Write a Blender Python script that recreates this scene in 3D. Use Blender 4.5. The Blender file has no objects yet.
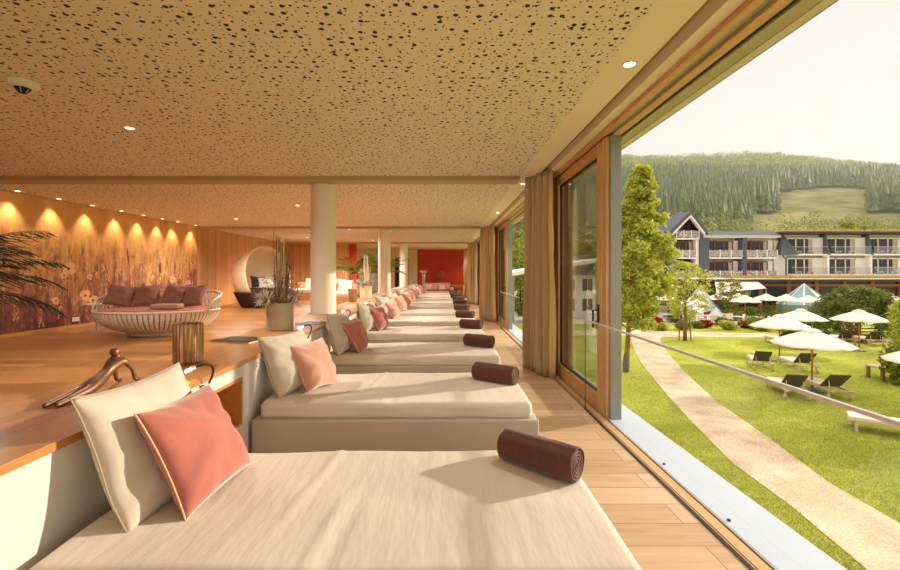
import bpy, math, random
import numpy as np
from mathutils import Vector, Matrix, Euler
random.seed(7); rng = np.random.default_rng(7)
C = bpy.context.scene.collection
PI = math.pi
H = 1.45            # eye height above the lounge floor
F = 435.0           # focal length in pixels of the 900 px frame
GZ = H - 4.5        # garden level
PF = 0.34           # raised floor level
CT = 0.82           # counter top level
CE = 2.88           # ceiling level

# ---------------------------------------------------------------- helpers
def lin(c):
    return tuple((v/12.92 if v <= .04045 else ((v+.055)/1.055)**2.4) for v in [x/255 for x in c[:3]]) + (1,)

class NT:
    def __init__(s, name):
        s.m = bpy.data.materials.new(name); s.m.use_nodes = True
        s.t = s.m.node_tree; s.b = s.t.nodes['Principled BSDF']; s.out = s.t.nodes['Material Output']
    def n(s, typ, ins=None, **kw):
        nd = s.t.nodes.new(typ)
        for k, v in kw.items(): setattr(nd, k, v)
        for k, v in (ins or {}).items():
            if hasattr(v, 'is_linked') or isinstance(v, bpy.types.NodeSocket): s.t.links.new(v, nd.inputs[k])
            else: nd.inputs[k].default_value = v
        return nd
    def l(s, a, b): s.t.links.new(a, b)
    def math(s, op, a, b=0.0, c=None):
        d = {0: a, 1: b}
        if c is not None: d[2] = c
        return s.n('ShaderNodeMath', d, operation=op).outputs[0]
    def mix(s, f, a, b):
        return s.n('ShaderNodeMix', {0: f, 6: a, 7: b}, data_type='RGBA').outputs[2]
    def coords(s, scale=(1,1,1), loc=(0,0,0), rot=(0,0,0), kind='Object'):
        tc = s.n('ShaderNodeTexCoord')
        return s.n('ShaderNodeMapping', {0: tc.outputs[kind], 'Scale': scale, 'Location': loc, 'Rotation': rot}).outputs[0]
    def noise(s, vec, scale=5, detail=3, rough=.5):
        return s.n('ShaderNodeTexNoise', {'Vector': vec, 'Scale': scale, 'Detail': detail, 'Roughness': rough}).outputs[0]
    def ramp(s, f, stops):
        r = s.n('ShaderNodeValToRGB', {0: f}); e = r.color_ramp.elements
        while len(e) < len(stops): e.new(.5)
        for i, (p, c) in enumerate(stops): e[i].position = p; e[i].color = c
        return r.outputs[0]
    def bump(s, h, strength=.3, dist=.01):
        b = s.n('ShaderNodeBump', {'Height': h, 'Strength': strength, 'Distance': dist}); s.l(b.outputs[0], s.b.inputs['Normal'])
    def base(s, c=None, rough=.5, metal=0, spec=.5):
        if c is not None:
            if isinstance(c, bpy.types.NodeSocket): s.l(c, s.b.inputs['Base Color'])
            else: s.b.inputs['Base Color'].default_value = c
        s.b.inputs['Roughness'].default_value = rough; s.b.inputs['Metallic'].default_value = metal
        s.b.inputs['Specular IOR Level'].default_value = spec

def plain(name, c, rough=.5, metal=0, var=.12, vs=6, bump=0, bs=60, spec=.4):
    m = NT(name); a = lin(c); v = m.coords()
    f = m.noise(v, vs, 4)
    lo = tuple(x*(1-var) for x in a[:3])+(1,); hi = tuple(min(1, x*(1+var)) for x in a[:3])+(1,)
    m.base(m.mix(f, lo, hi), rough, metal, spec)
    if bump: m.bump(m.noise(v, bs, 3), bump, .004)
    return m.m

def emis(name, c, s):
    m = NT(name); m.base((0.8,.8,.8,1), .5); m.b.inputs['Emission Color'].default_value = lin(c); m.b.inputs['Emission Strength'].default_value = s
    f = m.noise(m.coords(), 20); m.l(m.mix(f, (.7,.7,.7,1), (.8,.8,.8,1)), m.b.inputs['Base Color'])
    return m.m

def fabric(name, c, var=.08, weave=260, bump=.25, wrinkle=0.0, wsc=(1.2,6,1), rough=.9, sheen=.2):
    m = NT(name); a = lin(c); v = m.coords()
    f = m.noise(v, weave, 2); g = m.noise(v, 3, 3)
    lo = tuple(x*(1-var) for x in a[:3])+(1,); hi = tuple(min(1, x*(1+var)) for x in a[:3])+(1,)
    m.base(m.mix(m.math('ADD', m.math('MULTIPLY', f, .5), m.math('MULTIPLY', g, .5)), lo, hi), rough, 0, .05)
    m.b.inputs['Sheen Weight'].default_value = sheen
    h = m.math('MULTIPLY', f, .12)
    if wrinkle:
        v2 = m.coords(scale=wsc)
        w = m.noise(v2, 1.6, 3, .55)
        w = m.math('POWER', m.math('SUBTRACT', 1.0, m.math('ABSOLUTE', m.math('MULTIPLY', m.math('SUBTRACT', w, .5), 5.0))), 3.0) if False else w
        h = m.math('ADD', h, m.math('MULTIPLY', w, wrinkle*8))
    m.bump(h, bump, .01)
    return m.m

def planks(name, c1, c2, c3, pw=.19, pl=1.9, axis='x', rough=.35, gap=(60,38,20), grain=.5, vertical=False, gapw=.006, coat=0, spec=.4):
    m = NT(name)
    rot = (0,0,0)
    if axis == 'y': rot = (0,0,PI/2)
    v = m.coords(rot=rot)
    if axis in ('z', 'zy'):
        s0 = m.n('ShaderNodeSeparateXYZ', {0: m.coords()}); v = m.n('ShaderNodeCombineXYZ', {0: s0.outputs[2], 1: s0.outputs[0 if axis == 'z' else 1], 2: 0.0}).outputs[0]
    br = m.n('ShaderNodeTexBrick', {'Vector': v, 'Color1': (0,0,0,1), 'Color2': (1,1,1,1), 'Mortar': (.5,.5,.5,1), 'Scale': 1.0, 'Mortar Size': gapw*.5, 'Mortar Smooth': .1, 'Bias': 0.0, 'Brick Width': pl, 'Row Height': pw}, offset=.37)
    rnd = br.outputs[0]
    sep = m.n('ShaderNodeSeparateXYZ', {0: v})
    off = m.math('MULTIPLY', rnd, 37.0)
    comb = m.n('ShaderNodeCombineXYZ', {0: m.math('ADD', sep.outputs[0], off), 1: m.math('ADD', m.math('MULTIPLY', sep.outputs[1], 9.0), off), 2: sep.outputs[2]})
    g = m.noise(comb.outputs[0], 2.2, 6, .6)
    comb2 = m.n('ShaderNodeCombineXYZ', {0: m.math('MULTIPLY', sep.outputs[0], 2.0), 1: m.math('ADD', m.math('MULTIPLY', sep.outputs[1], 60.0), off), 2: sep.outputs[2]})
    g2 = m.noise(comb2.outputs[0], 3.0, 3, .6)
    t = m.math('ADD', m.math('MULTIPLY', rnd, .45), m.math('ADD', m.math('MULTIPLY', g, .75), m.math('MULTIPLY', g2, .25)))
    col = m.ramp(m.math('MULTIPLY', t, .72), [(.18, lin(c1)), (.5, lin(c2)), (.85, lin(c3))])
    col = m.mix(br.outputs[1], col, lin(gap))
    m.base(col, rough, 0, spec)
    if coat: m.b.inputs['Coat Weight'].default_value = coat; m.b.inputs['Coat Roughness'].default_value = .25
    m.bump(m.math('SUBTRACT', m.math('MULTIPLY', g, .2), br.outputs[1]), .25, .003)
    return m.m

def wood(name, c1, c2, axis='x', sc=1.0, rough=.45):
    m = NT(name); s = {'x': (1,14,14), 'y': (14,1,14), 'z': (14,14,1)}[axis]
    v = m.coords(scale=tuple(x*sc for x in s))
    f = m.noise(v, 1.6, 6, .6)
    m.base(m.ramp(f, [(.25, lin(c1)), (.75, lin(c2))]), rough, 0, .4); m.bump(f, .1, .003)
    return m.m

def glassy(name, tint=(.93,.97,.95), refl=.5, ior=1.45):
    m = NT(name); m.t.nodes.remove(m.b)
    tr = m.n('ShaderNodeBsdfTransparent', {0: tuple(tint)+(1,)}); gl = m.n('ShaderNodeBsdfGlossy', {'Roughness': .01})
    fr = m.n('ShaderNodeFresnel', {0: ior}); mx = m.n('ShaderNodeMixShader', {0: m.math('MULTIPLY', fr.outputs[0], refl), 1: tr.outputs[0], 2: gl.outputs[0]})
    m.l(mx.outputs[0], m.out.inputs[0])
    return m.m

def leafy(name, c1, c2, trans=.45, rough=.6):
    m = NT(name); gi = m.n('ShaderNodeNewGeometry'); oi = m.noise(m.coords(), 1.3, 3)
    f = m.math('ADD', m.math('MULTIPLY', gi.outputs['Random Per Island'], .6), m.math('MULTIPLY', oi, .4))
    col = m.mix(f, lin(c1), lin(c2))
    m.base(col, rough, 0, .25)
    tl = m.n('ShaderNodeBsdfTranslucent', {0: col}); mx = m.n('ShaderNodeMixShader', {0: trans, 1: m.b.outputs[0], 2: tl.outputs[0]})
    m.l(mx.outputs[0], m.out.inputs[0])
    return m.m

class MB:
    """collects vertices and faces of ONE mesh"""
    def __init__(s): s.v = []; s.f = []; s.mi = []; s.cur = 0
    def add(s, vs, fs):
        k = len(s.v); s.v += [tuple(p) for p in vs]; s.f += [tuple(i+k for i in q) for q in fs]; s.mi += [s.cur]*len(fs); return s
    def box(s, a, b, m=None):
        (x0,y0,z0),(x1,y1,z1) = a, b
        vs = [(x0,y0,z0),(x1,y0,z0),(x1,y1,z0),(x0,y1,z0),(x0,y0,z1),(x1,y0,z1),(x1,y1,z1),(x0,y1,z1)]
        if m is not None: vs = [m @ Vector(p) for p in vs]
        return s.add(vs, [(0,3,2,1),(4,5,6,7),(0,1,5,4),(1,2,6,5),(2,3,7,6),(3,0,4,7)])
    def tube(s, pts, r, n=8, closed=False, caps=True):
        pts = [Vector(p) for p in pts]; N = len(pts); rs = r if isinstance(r, (list, tuple)) else [r]*N
        vs = []; up = None
        for i, p in enumerate(pts):
            if closed: t = (pts[(i+1)%N]-pts[i-1])
            else: t = pts[min(i+1,N-1)]-pts[max(i-1,0)]
            t = t.normalized() if t.length > 1e-9 else Vector((0,0,1))
            if up is None: up = Vector((0,0,1)) if abs(t.z) < .9 else Vector((1,0,0))
            a = t.cross(up)
            if a.length < 1e-6: a = t.cross(Vector((0,1,0)))
            a.normalize(); b = a.cross(t).normalized(); up = b
            for k in range(n):
                q = 2*PI*k/n; vs.append(p + (a*math.cos(q)+b*math.sin(q))*rs[i])
        fs = []
        for i in range(N if closed else N-1):
            j = (i+1)%N
            for k in range(n): fs.append((i*n+k, i*n+(k+1)%n, j*n+(k+1)%n, j*n+k))
        if not closed and caps: fs += [tuple(range(n-1,-1,-1)), tuple((N-1)*n+k for k in range(n))]
        return s.add(vs, fs)
    def lathe(s, prof, n=32, c=(0,0,0), sx=1, sy=1, a0=0, a1=2*PI, caps=False):
        full = abs(a1-a0-2*PI) < 1e-6; m = n if full else n+1; vs = []; fs = []
        for (r, z) in prof:
            for k in range(m):
                q = a0+(a1-a0)*k/n; vs.append((c[0]+r*sx*math.cos(q), c[1]+r*sy*math.sin(q), c[2]+z))
        for i in range(len(prof)-1):
            for k in range(n):
                k2 = (k+1) % m if full else k+1
                fs.append((i*m+k, i*m+k2, (i+1)*m+k2, (i+1)*m+k))
        if caps and full: fs += [tuple(range(m-1,-1,-1)), tuple((len(prof)-1)*m+k for k in range(m))]
        return s.add(vs, fs)
    def quad(s, a, b, c, d): return s.add([a,b,c,d], [(0,1,2,3)])
    def prism(s, poly, f0, f1):
        """poly: 2d outline; f0/f1 map a 2d point to 3d on either side"""
        n = len(poly); vs = [f0(p) for p in poly]+[f1(p) for p in poly]
        return s.add(vs, [tuple(range(n-1,-1,-1)), tuple(range(n,2*n))]+[(i,(i+1)%n,(i+1)%n+n,i+n) for i in range(n)])
    def build(s, name, mat, parent=None, smooth=False, bevel=0, solid=0, seg=2, loc=None, autos=False):
        me = bpy.data.meshes.new(name); me.from_pydata(s.v, [], s.f)
        for mm in (mat if isinstance(mat, (list, tuple)) else [mat]): me.materials.append(mm)
        if any(s.mi): me.polygons.foreach_set('material_index', s.mi)
        if smooth: me.polygons.foreach_set('use_smooth', [True]*len(me.polygons))
        me.validate(); me.update()
        o = bpy.data.objects.new(name, me); C.objects.link(o)
        if parent is not None: o.parent = parent
        if loc is not None: o.location = loc
        if solid: md = o.modifiers.new('solid', 'SOLIDIFY'); md.thickness = solid; md.offset = 0
        if bevel: md = o.modifiers.new('bev', 'BEVEL'); md.width = bevel; md.segments = seg; md.limit_method = 'ANGLE'
        if autos: 
            for p in me.polygons: p.use_smooth = True
            md = o.modifiers.new('wn', 'WEIGHTED_NORMAL')
        return o

def tag(o, label, cat, group=None, kind=None):
    o['label'] = label; o['category'] = cat
    if group: o['group'] = group
    if kind: o['kind'] = kind
    return o
def thing(name, label, cat, loc=(0,0,0), rotz=0, group=None, kind=None):
    o = bpy.data.objects.new(name, None); C.objects.link(o); o.location = loc; o.rotation_euler = (0,0,rotz); o.empty_display_size = .1
    return tag(o, label, cat, group, kind)
def struct(o, label=None, cat=None):
    o['kind'] = 'structure'
    if label: o['label'] = label; o['category'] = cat or 'structure'
    return o
def dup(o, loc=None, rot=None, label=None, parent=None, scale=None, top=True):
    c = o.copy(); C.objects.link(c); c.parent = parent
    if loc is not None: c.location = loc
    if rot is not None: c.rotation_euler = rot
    if scale is not None: c.scale = scale
    if label: c['label'] = label
    for ch in list(o.children): dup(ch, parent=c)
    return c
def gp(px, s, z=GZ): return ((px-444)/s, F/s, z)          # garden spot seen at column px with s pixels per metre
def ords(i): return ['first','second','third','fourth','fifth','sixth','seventh','eighth','ninth','tenth','eleventh','twelfth'][i]

# ---------------------------------------------------------------- materials
M = {}
M['floor'] = planks('oak planks', (176,138,100), (208,174,136), (224,196,162), pw=.21, pl=2.2, rough=.42, gap=(150,106,66), coat=.1)
M['pfloor'] = planks('honey oak planks', (116,72,36), (158,106,58), (186,134,82), pw=.19, pl=2.4, rough=.33, gap=(84,44,20), coat=.3)
M['ctop'] = planks('honey oak worktop', (146,92,46), (188,128,70), (208,152,92), pw=.24, pl=3.0, axis='y', rough=.3, gap=(120,70,32), gapw=.003, coat=.3)
M['wwall'] = planks('vertical timber cladding', (176,124,76), (206,152,100), (222,174,124), pw=.12, pl=8, axis='z', rough=.6, gap=(110,66,34))
M['wwall2'] = planks('vertical timber cladding side', (176,124,76), (206,152,100), (222,174,124), pw=.12, pl=8, axis='zy', rough=.6, gap=(110,66,34))
M['frame'] = wood('larch window timber', (186,138,88), (220,180,130), 'z')
M['framey'] = wood('larch window timber lengthwise', (178,128,78), (214,170,118), 'y')
M['niche'] = wood('niche oak', (176,112,52), (206,146,82), 'y')
M['alu'] = plain('pale aluminium sill', (196,208,220), .35, 0, .03)
M['alug'] = plain('grey aluminium post', (150,150,146), .4, .5, .05)
M['steel'] = plain('brushed steel', (214,212,208), .35, .6, .04)
M['black'] = plain('black metal', (28,25,24), .4, .3)
M['dark'] = plain('dark gasket', (42,32,28), .6)
M['soffit'] = plain('olive soffit', (172,162,128), .6)
M['white'] = plain('white lacquer', (214,208,198), .45, 0, .03)
M['plaster'] = plain('cream plaster', (222,196,158), .8, 0, .03, bump=.05)
M['red'] = plain('red plaster', (184,58,34), .7, 0, .08, vs=3)
M['column'] = plain('cream column paint', (236,228,212), .55, 0, .03)
M['bed'] = fabric('natural linen cover', (222,209,193), .05, 320, .35, wrinkle=.35, wsc=(5,1.2,1), sheen=.1)
M['bedb'] = fabric('greige upholstery', (184,172,158), .14, 400, .4)
M['pbeige'] = fabric('oatmeal linen', (208,194,176), .08, 300, .5, wrinkle=.3, wsc=(3,3,3))
M['ppink'] = fabric('dusty pink velvet', (182,108,94), .16, 200, .5, wrinkle=.3, wsc=(3,3,3), sheen=.5)
M['ppeach'] = fabric('peach velvet', (216,158,138), .1, 200, .5, wrinkle=.3, wsc=(3,3,3), sheen=.5)
M['pipe'] = fabric('cream piping', (222,196,160), .05, 200, .2)
M['pipeg'] = fabric('greige piping', (176,160,134), .05, 200, .2)
M['towel'] = fabric('brown terry', (100,62,52), .45, 55, 1.0, sheen=.3)
M['curt'] = fabric('ochre curtain cloth', (226,202,162), .1, 200, .3)
_t = M['curt'].node_tree; _tl = _t.nodes.new('ShaderNodeBsdfTranslucent'); _tl.inputs[0].default_value = lin((214,180,120)); _mx = _t.nodes.new('ShaderNodeMixShader'); _mx.inputs[0].default_value = .3
_t.links.new(_t.nodes['Principled BSDF'].outputs[0], _mx.inputs[1]); _t.links.new(_tl.outputs[0], _mx.inputs[2]); _t.links.new(_mx.outputs[0], _t.nodes['Material Output'].inputs[0])
M['sheer'] = fabric('white sheer cloth', (236,228,212), .05, 200, .2)
M['mauve'] = fabric('mauve linen', (158,112,96), .12, 200, .5, wrinkle=.3, wsc=(3,3,3))
M['terra'] = fabric('terracotta seat cloth', (186,110,84), .08, 200, .3)
M['glass'] = glassy('window glass', (.93,.96,.94), .7)
M['glassb'] = glassy('balustrade glass', (.985,.99,.985), .05)
M['lamp'] = emis('lit lamp lens', (255,232,190), 8)
M['bulb'] = emis('lit reading bulb', (255,226,170), 40)
M['bronze'] = plain('patinated bronze', (124,88,64), .42, .6, .35, vs=14, bump=.2, bs=30)
M['wicker'] = plain('pale wicker', (218,200,176), .6, 0, .1, vs=30, bump=.3, bs=120)
M['dwicker'] = plain('dark woven wicker', (62,38,28), .7, 0, .4, vs=60, bump=.6, bs=90)
M['shell'] = fabric('cream canopy cloth', (248,224,188), .06, 120, .3)
M['concrete'] = plain('grey glazed pot', (168,156,132), .5, 0, .12, vs=9, bump=.2, bs=20)
M['sculptwood'] = wood('weathered wood', (110,80,52), (170,132,92), 'z')

def ceiling_mat():
    m = NT('perforated plasterboard'); v = m.coords()
    def layer(sc, lo, hi, keep):
        vo = m.n('ShaderNodeTexVoronoi', {'Vector': v, 'Scale': sc, 'Randomness': .9}, voronoi_dimensions='2D')
        sp = m.n('ShaderNodeSeparateColor', {0: vo.outputs['Color']})
        r = m.math('ADD', lo, m.math('MULTIPLY', m.math('GREATER_THAN', sp.outputs[0], .5), hi-lo))
        return m.math('MULTIPLY', m.math('LESS_THAN', vo.outputs['Distance'], r), m.math('LESS_THAN', sp.outputs[1], keep))
    a = layer(13, .12, .19, .7); b = layer(22, .11, .15, .7)
    h = m.math('MAXIMUM', a, b)
    m.base(m.mix(h, lin((222,208,184)), lin((58,42,30))), .8, 0, .2)
    m.bump(m.math('SUBTRACT', 1.0, h), .5, .01)
    return m.m
M['ceil'] = ceiling_mat()
M['ceilp'] = plain('ceiling paint', (228,212,182), .8, 0, .02)

# ---------------------------------------------------------------- room shell
M['beam'] = plain('shade-toned beam paint', (182,156,122), .8, 0, .02)  # beam tone darkened to carry the shade on its front face
def slab(name, a, b, mat, label=None, cat=None, bevel=0):
    return struct(MB().box(a, b).build(name, mat, bevel=bevel), label, cat)
YB, YE = -3.0, 26.5
XW = 1.50
slab('floor', (-1.5,YB,-.2), (XW,YE,0), M['floor'], 'pale oak plank floor between the loungers and the windows', 'floor')
slab('floor_raised', (-7.7,YB,.1), (-1.5,YE,PF), M['pfloor'], 'raised honey coloured plank floor behind the long counter', 'floor')
slab('ceiling', (-7.7,YB,CE), (1.12,YE,CE+.2), M['ceil'], 'cream ceiling perforated with random round holes', 'ceiling')
slab('trim_1', (1.12,YB,CE), (1.38,YE,CE+.2), M['ceilp'], 'plain ceiling margin beside the windows', 'trim')
slab('trim_2', (1.38,YB,CE+.07), (1.47,YE,CE+.2), plain('groove paint', (176,140,104), .8), 'curtain groove in the ceiling', 'trim')
slab('trim_3', (1.47,YB,CE-.02), (1.56,YE,CE+.2), M['ceilp'], 'cream ceiling strip above the window head', 'trim')
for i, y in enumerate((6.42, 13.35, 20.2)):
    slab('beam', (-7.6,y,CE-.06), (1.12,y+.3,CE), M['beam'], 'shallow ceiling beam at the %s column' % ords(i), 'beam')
# window head, sill and rails
hd = thing('window_head', 'timber window head with metal running track and olive soffit', 'window frame', kind='structure')
MB().box((1.56,YB,CE-.06),(1.62,YE,CE+.1)).build('head_timber', M['framey'], hd, bevel=.004)
MB().box((1.62,YB,CE-.05),(1.67,YE,CE+.1)).build('running_track', M['alug'], hd)
MB().box((1.67,YB,CE-.07),(1.745,YE,CE+.1)).build('inner_timber', M['framey'], hd, bevel=.004)
MB().box((1.745,YB,CE-.055),(1.785,YE,CE+.1)).build('gasket', M['dark'], hd)
MB().box((1.785,YB,CE-.07),(1.89,YE,CE+.1)).build('soffit', M['soffit'], hd, bevel=.003)
MB().box((1.89,YB,CE-.075),(1.95,YE,CE+.3)).build('fascia', plain('pale fascia', (206,190,164), .6), hd)
sl = thing('window_sill', 'pale metal window sill with timber threshold and sliding tracks', 'window sill', kind='structure')
MB().box((XW,YB,-.2),(1.515,YE,-.004)).build('gasket', M['dark'], sl)
MB().box((1.515,YB,-.2),(1.60,YE,.004)).build('threshold', planks('threshold oak', (176,128,72), (206,160,104), (220,178,124), pw=.3, pl=4, axis='y', rough=.4), sl)
MB().box((1.528,YB,0),(1.533,YE,.0055)).build('seal_line', M['dark'], sl)
MB().box((1.60,YB,-.2),(1.635,YE,-.012)).build('slot', M['dark'], sl)
MB().box((1.615,YB,-.02),(1.621,YE,.006)).build('sliding_rail', M['steel'], sl)
MB().box((1.635,YB,-.2),(1.76,YE,-.002)).build('inner_sill', M['alu'], sl, bevel=.003)
MB().box((1.76,YB,-.2),(1.765,YE,-.006)).build('joint', plain('sill joint', (140,170,190), .5), sl)
MB().box((1.765,YB,-.25),(1.99,YE,-.012)).build('outer_sill', M['alu'], sl, bevel=.004)
for y in (1.9, 2.55, 3.3): MB().lathe([(0,.008),(.009,.008),(.012,0)], 10, (1.67,y,-.001)).build('sill_bolt', M['black'], sl)
slab('wall_facade', (1.55,YB,GZ-.1), (1.93,YE,-.26), plain('facade render', (214,206,190), .8), 'rendered wall below the window sill', 'wall')
slab('wall_facade_top', (1.95,YB,CE-.05), (2.0,YE,CE+.6), M['alug'])
# left walls
slab('wall_mural_backing', (-7.9,YB,PF-.2), (-7.62,13.4,CE+.1), M['plaster'], 'left wall carrying the meadow picture', 'wall')
slab('wall_left', (-7.9,13.4,PF-.2), (-7.6,20.7,CE+.1), M['wwall2'], 'timber clad side wall beyond the meadow picture', 'wall')
slab('wall_timber', (-7.6,20.5,PF-.2), (-4.45,20.7,CE+.1), M['wwall'], 'vertical timber clad wall facing the room', 'wall')
slab('wall_red_return', (-4.45,20.45,PF-.2), (-4.15,20.72,CE+.1), M['red'], 'narrow red wall end beside the timber wall', 'wall')
slab('wall_back', (-7.7,YE,-.2), (-1.62,YE+.2,CE+.1), M['plaster'], 'cream end wall with tall dark slots', 'wall')
slab('wall_red', (-1.62,YE-.02,-.2), (1.62,YE+.2,CE+.1), M['red'], 'red end wall behind the sofa', 'wall')
slab('baseboard_left', (-7.62,YB,PF), (-7.58,13.4,PF+.05), M['niche'], 'oak skirting under the meadow picture', 'skirting')
for i, x in enumerate((-4.9, -3.6, -2.86, -2.3)):
    w = thing('window_%d' % (i+1), 'tall narrow dark window slot, %s from the left in the cream end wall' % ords(i), 'window', (x,YE-.001,PF), kind='structure')
    MB().box((-.13,-.03,.15),(.13,0,2.0)).build('window_frame', M['black'], w); MB().box((-.10,-.035,.18),(.10,-.028,1.97)).build('pane', plain('dark pane', (30,28,30), .1), w)

# meadow picture
def mural():
    m = NT('meadow print'); tc = m.n('ShaderNodeTexCoord'); sp = m.n('ShaderNodeSeparateXYZ', {0: tc.outputs['Object']})
    hgt = m.math('DIVIDE', sp.outputs[2], 2.5)
    v = m.coords(scale=(1,1.0,.45)); n1 = m.noise(v, 1.4, 4, .6)
    v2 = m.coords(scale=(1,4.5,.8)); n2 = m.noise(v2, 2.2, 5, .65)
    n3 = m.noise(m.coords(scale=(1,1,1)), 9, 4, .7)
    t = m.math('ADD', hgt, m.math('MULTIPLY', m.math('SUBTRACT', n1, .5), .9))
    col = m.ramp(t, [(.0, lin((110,66,62))), (.22, lin((158,104,84))), (.45, lin((206,150,100))), (.7, lin((230,182,118))), (1.0, lin((206,156,98)))])
    streak = m.ramp(n2, [(.42, (0,0,0,1)), (.62, (1,1,1,1))])
    low = m.ramp(hgt, [(.45, (1,1,1,1)), (.85, (0,0,0,1))])
    a = m.math('MULTIPLY', m.math('MULTIPLY', streak, low), .5)
    col = m.mix(a, col, lin((98,48,40)))
    vo = m.n('ShaderNodeTexVoronoi', {'Vector': v, 'Scale': 2.2}, feature='SMOOTH_F1')
    bok = m.ramp(vo.outputs['Distance'], [(.1, (1,1,1,1)), (.34, (0,0,0,1))])
    bmask = m.math('MULTIPLY', m.math('MULTIPLY', bok, m.ramp(n3, [(.4,(0,0,0,1)),(.6,(1,1,1,1))])), m.math('MULTIPLY', low, .6))
    col = m.mix(bmask, col, lin((240,192,140)))
    v3 = m.n('ShaderNodeTexVoronoi', {'Vector': m.coords(scale=(1,1,.8)), 'Scale': 11.0}, feature='SMOOTH_F1'); v3m = m.ramp(m.noise(m.coords(), 1.7, 3, .6), [(.46,(0,0,0,1)),(.6,(1,1,1,1))])
    mid = m.ramp(hgt, [(.12,(.3,.3,.3,1)),(.35,(1,1,1,1)),(.62,(.7,.7,.7,1)),(.85,(0,0,0,1))])
    sp3 = m.math('MULTIPLY', m.math('MULTIPLY', m.ramp(v3.outputs['Distance'], [(.08,(1,1,1,1)),(.42,(0,0,0,1))]), v3m), mid)
    dk = m.ramp(m.noise(m.coords(scale=(1,2.2,.9)), 2.6, 4, .65), [(.48,(0,0,0,1)),(.62,(1,1,1,1))])
    col = m.mix(m.math('MULTIPLY', m.math('MULTIPLY', dk, low), .6), col, lin((92,50,46)))
    col = m.mix(m.math('MULTIPLY', sp3, .8), col, lin((252,208,156)))
    m.base(col, .8, 0, .1)
    return m.m
L0, L1 = 1.0, 13.38
mu = thing('mural', 'large printed meadow of backlit poppies and grasses on the left wall', 'wall picture', (-7.6,0,PF+.05))
MB().box((-.018,L0,0),(0,L1,CE-PF-.06)).build('print_sheet', mural(), mu)
def flower_sheet():
    pet = leafyflat = plain('printed petals', (226,172,128), .8, 0, .22, vs=9); core = plain('printed flower cores', (120,56,40), .8); stem = plain('printed stems', (92,50,40), .8, 0, .3); seed = plain('printed seed heads', (224,170,116), .8, 0, .2)
    P = MB(); K = MB(); S = MB(); G = MB()
    def P3(y, z, e): return (e, y, z)
    def stemc(y0, y1, z1, w=.006, e=.001):
        n = 8; pts = []
        for i in range(n+1):
            t = i/n; pts.append((y0+(y1-y0)*t**1.6+.01*math.sin(t*5), t*z1))
        for i in range(n):
            (a,b),(c,d) = pts[i], pts[i+1]; S.quad(P3(a-w,b,e), P3(a+w,b,e), P3(c+w*.7,d,e), P3(c-w*.7,d,e))
    for i in range(20):                                   # poppies
        y = (7.3+random.random()*5.8) if i > 8 else L0+.3+random.random()*6; z = .35+random.random()**1.1*1.2; r = random.uniform(.08,.2)
        stemc(y+random.uniform(-.35,.35), y, z-.02)
        for q in range(5):
            a = 2*PI*q/5+random.random(); R = r*random.uniform(.7,1)
            poly = [P3(y+math.cos(a+b)*R*math.cos(b)*1.0, z+math.sin(a+b)*R*math.cos(b)*.8, .002+q*.0003) for b in [k*PI/9-PI/2*.8 for k in range(9)]]
            c = (.002+q*.0003, y, z)
            P.add([c]+poly, [(0,k+1,k+2) for k in range(len(poly)-1)])
        K.add([(.0045, y+math.cos(k*PI/4)*r*.2, z+math.sin(k*PI/4)*r*.16) for k in range(8)], [tuple(range(8))])
    for i in range(230):                                   # grasses with seed heads
        y = L0+.1+random.random()*(L1-L0-.3); z = random.uniform(.35,1.7); dy = random.uniform(-.5,.5)
        stemc(max(L0,min(L1,y+dy)), y, z, random.uniform(.002,.005), .0008)
        if i % 2 == 0:
            for q in range(22):
                t = q/22; zz = z-.32*t; yy = y+random.uniform(-.05,.05)*(.3+t); s = random.uniform(.010,.026)
                yy = max(L0+.02, min(L1-.02, yy))
                G.quad(P3(yy-s,zz,.0012), P3(yy,zz-s*1.6,.0012), P3(yy+s,zz,.0012), P3(yy,zz+s*1.6,.0012))
    for nm, b, mt in (('printed_petals',P,pet),('printed_cores',K,core),('printed_stems',S,stem),('printed_seed_heads',G,seed)):
        b.build(nm, mt, mu)['kind'] = 'stuff'
flower_sheet()
# sockets
def socket(loc, rotz, label, n=1):
    t = thing('wall_socket', label, 'socket', loc, rotz)
    MB().box((-.042*n,-.008,-.042),(.042*n,0,.042)).build('cover_plate', M['white'], t, bevel=.003)
    for i in range(n):
        c = (i-(n-1)/2)*.084
        b = MB().lathe([(.02,-.0),(.02,.003),(.017,.003),(.017,0)], 16); b.v = [(x+c,-.008-z,y) for x,y,z in b.v]; b.build('socket_ring', plain('socket grey', (170,160,150), .5), t)
    return t
socket((-7.58,8.95,PF+.16), PI/2, 'cream double socket low on the meadow picture wall', 2)
socket((-1.46,3.38,.74), PI/2, 'white socket on the counter front beside the second lounger')

# ---------------------------------------------------------------- lights in the ceiling
def downlight(x, y, label, power=0, size=100, wall=False, group='ceiling downlights'):
    t = thing('downlight', label, 'ceiling light', (x,y,CE), 0, group)
    r = .038
    MB().lathe([(r*1.35,-.0005),(r*1.35,-.004),(r,-.004),(r,-.0005)], 24).build('trim_ring', M['steel'], t, smooth=True)
    MB().lathe([(0,-.0025),(r,-.0025),(r,-.001)], 24).build('lens', M['lamp'], t)
    if power:
        L = bpy.data.lights.new('downlight_lamp', 'SPOT'); L.energy = power; L.color = (1,.94,.85) if not wall else (1,.78,.5); L.spot_size = math.radians(size); L.spot_blend = .8; L.shadow_soft_size = .04
        o = bpy.data.objects.new('downlight_lamp', L); C.objects.link(o); o.location = (x,y,CE-.02)
        if wall: o.rotation_euler = (0,math.radians(4),0)
for i, y in enumerate((2.98, 6.98, 10.3, 14.2, 17.6, 21.2)):
    downlight(1.27, y, 'round recessed downlight, %s in the row along the windows' % ords(i), 50 if y < 9 else 110, 120)
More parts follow.
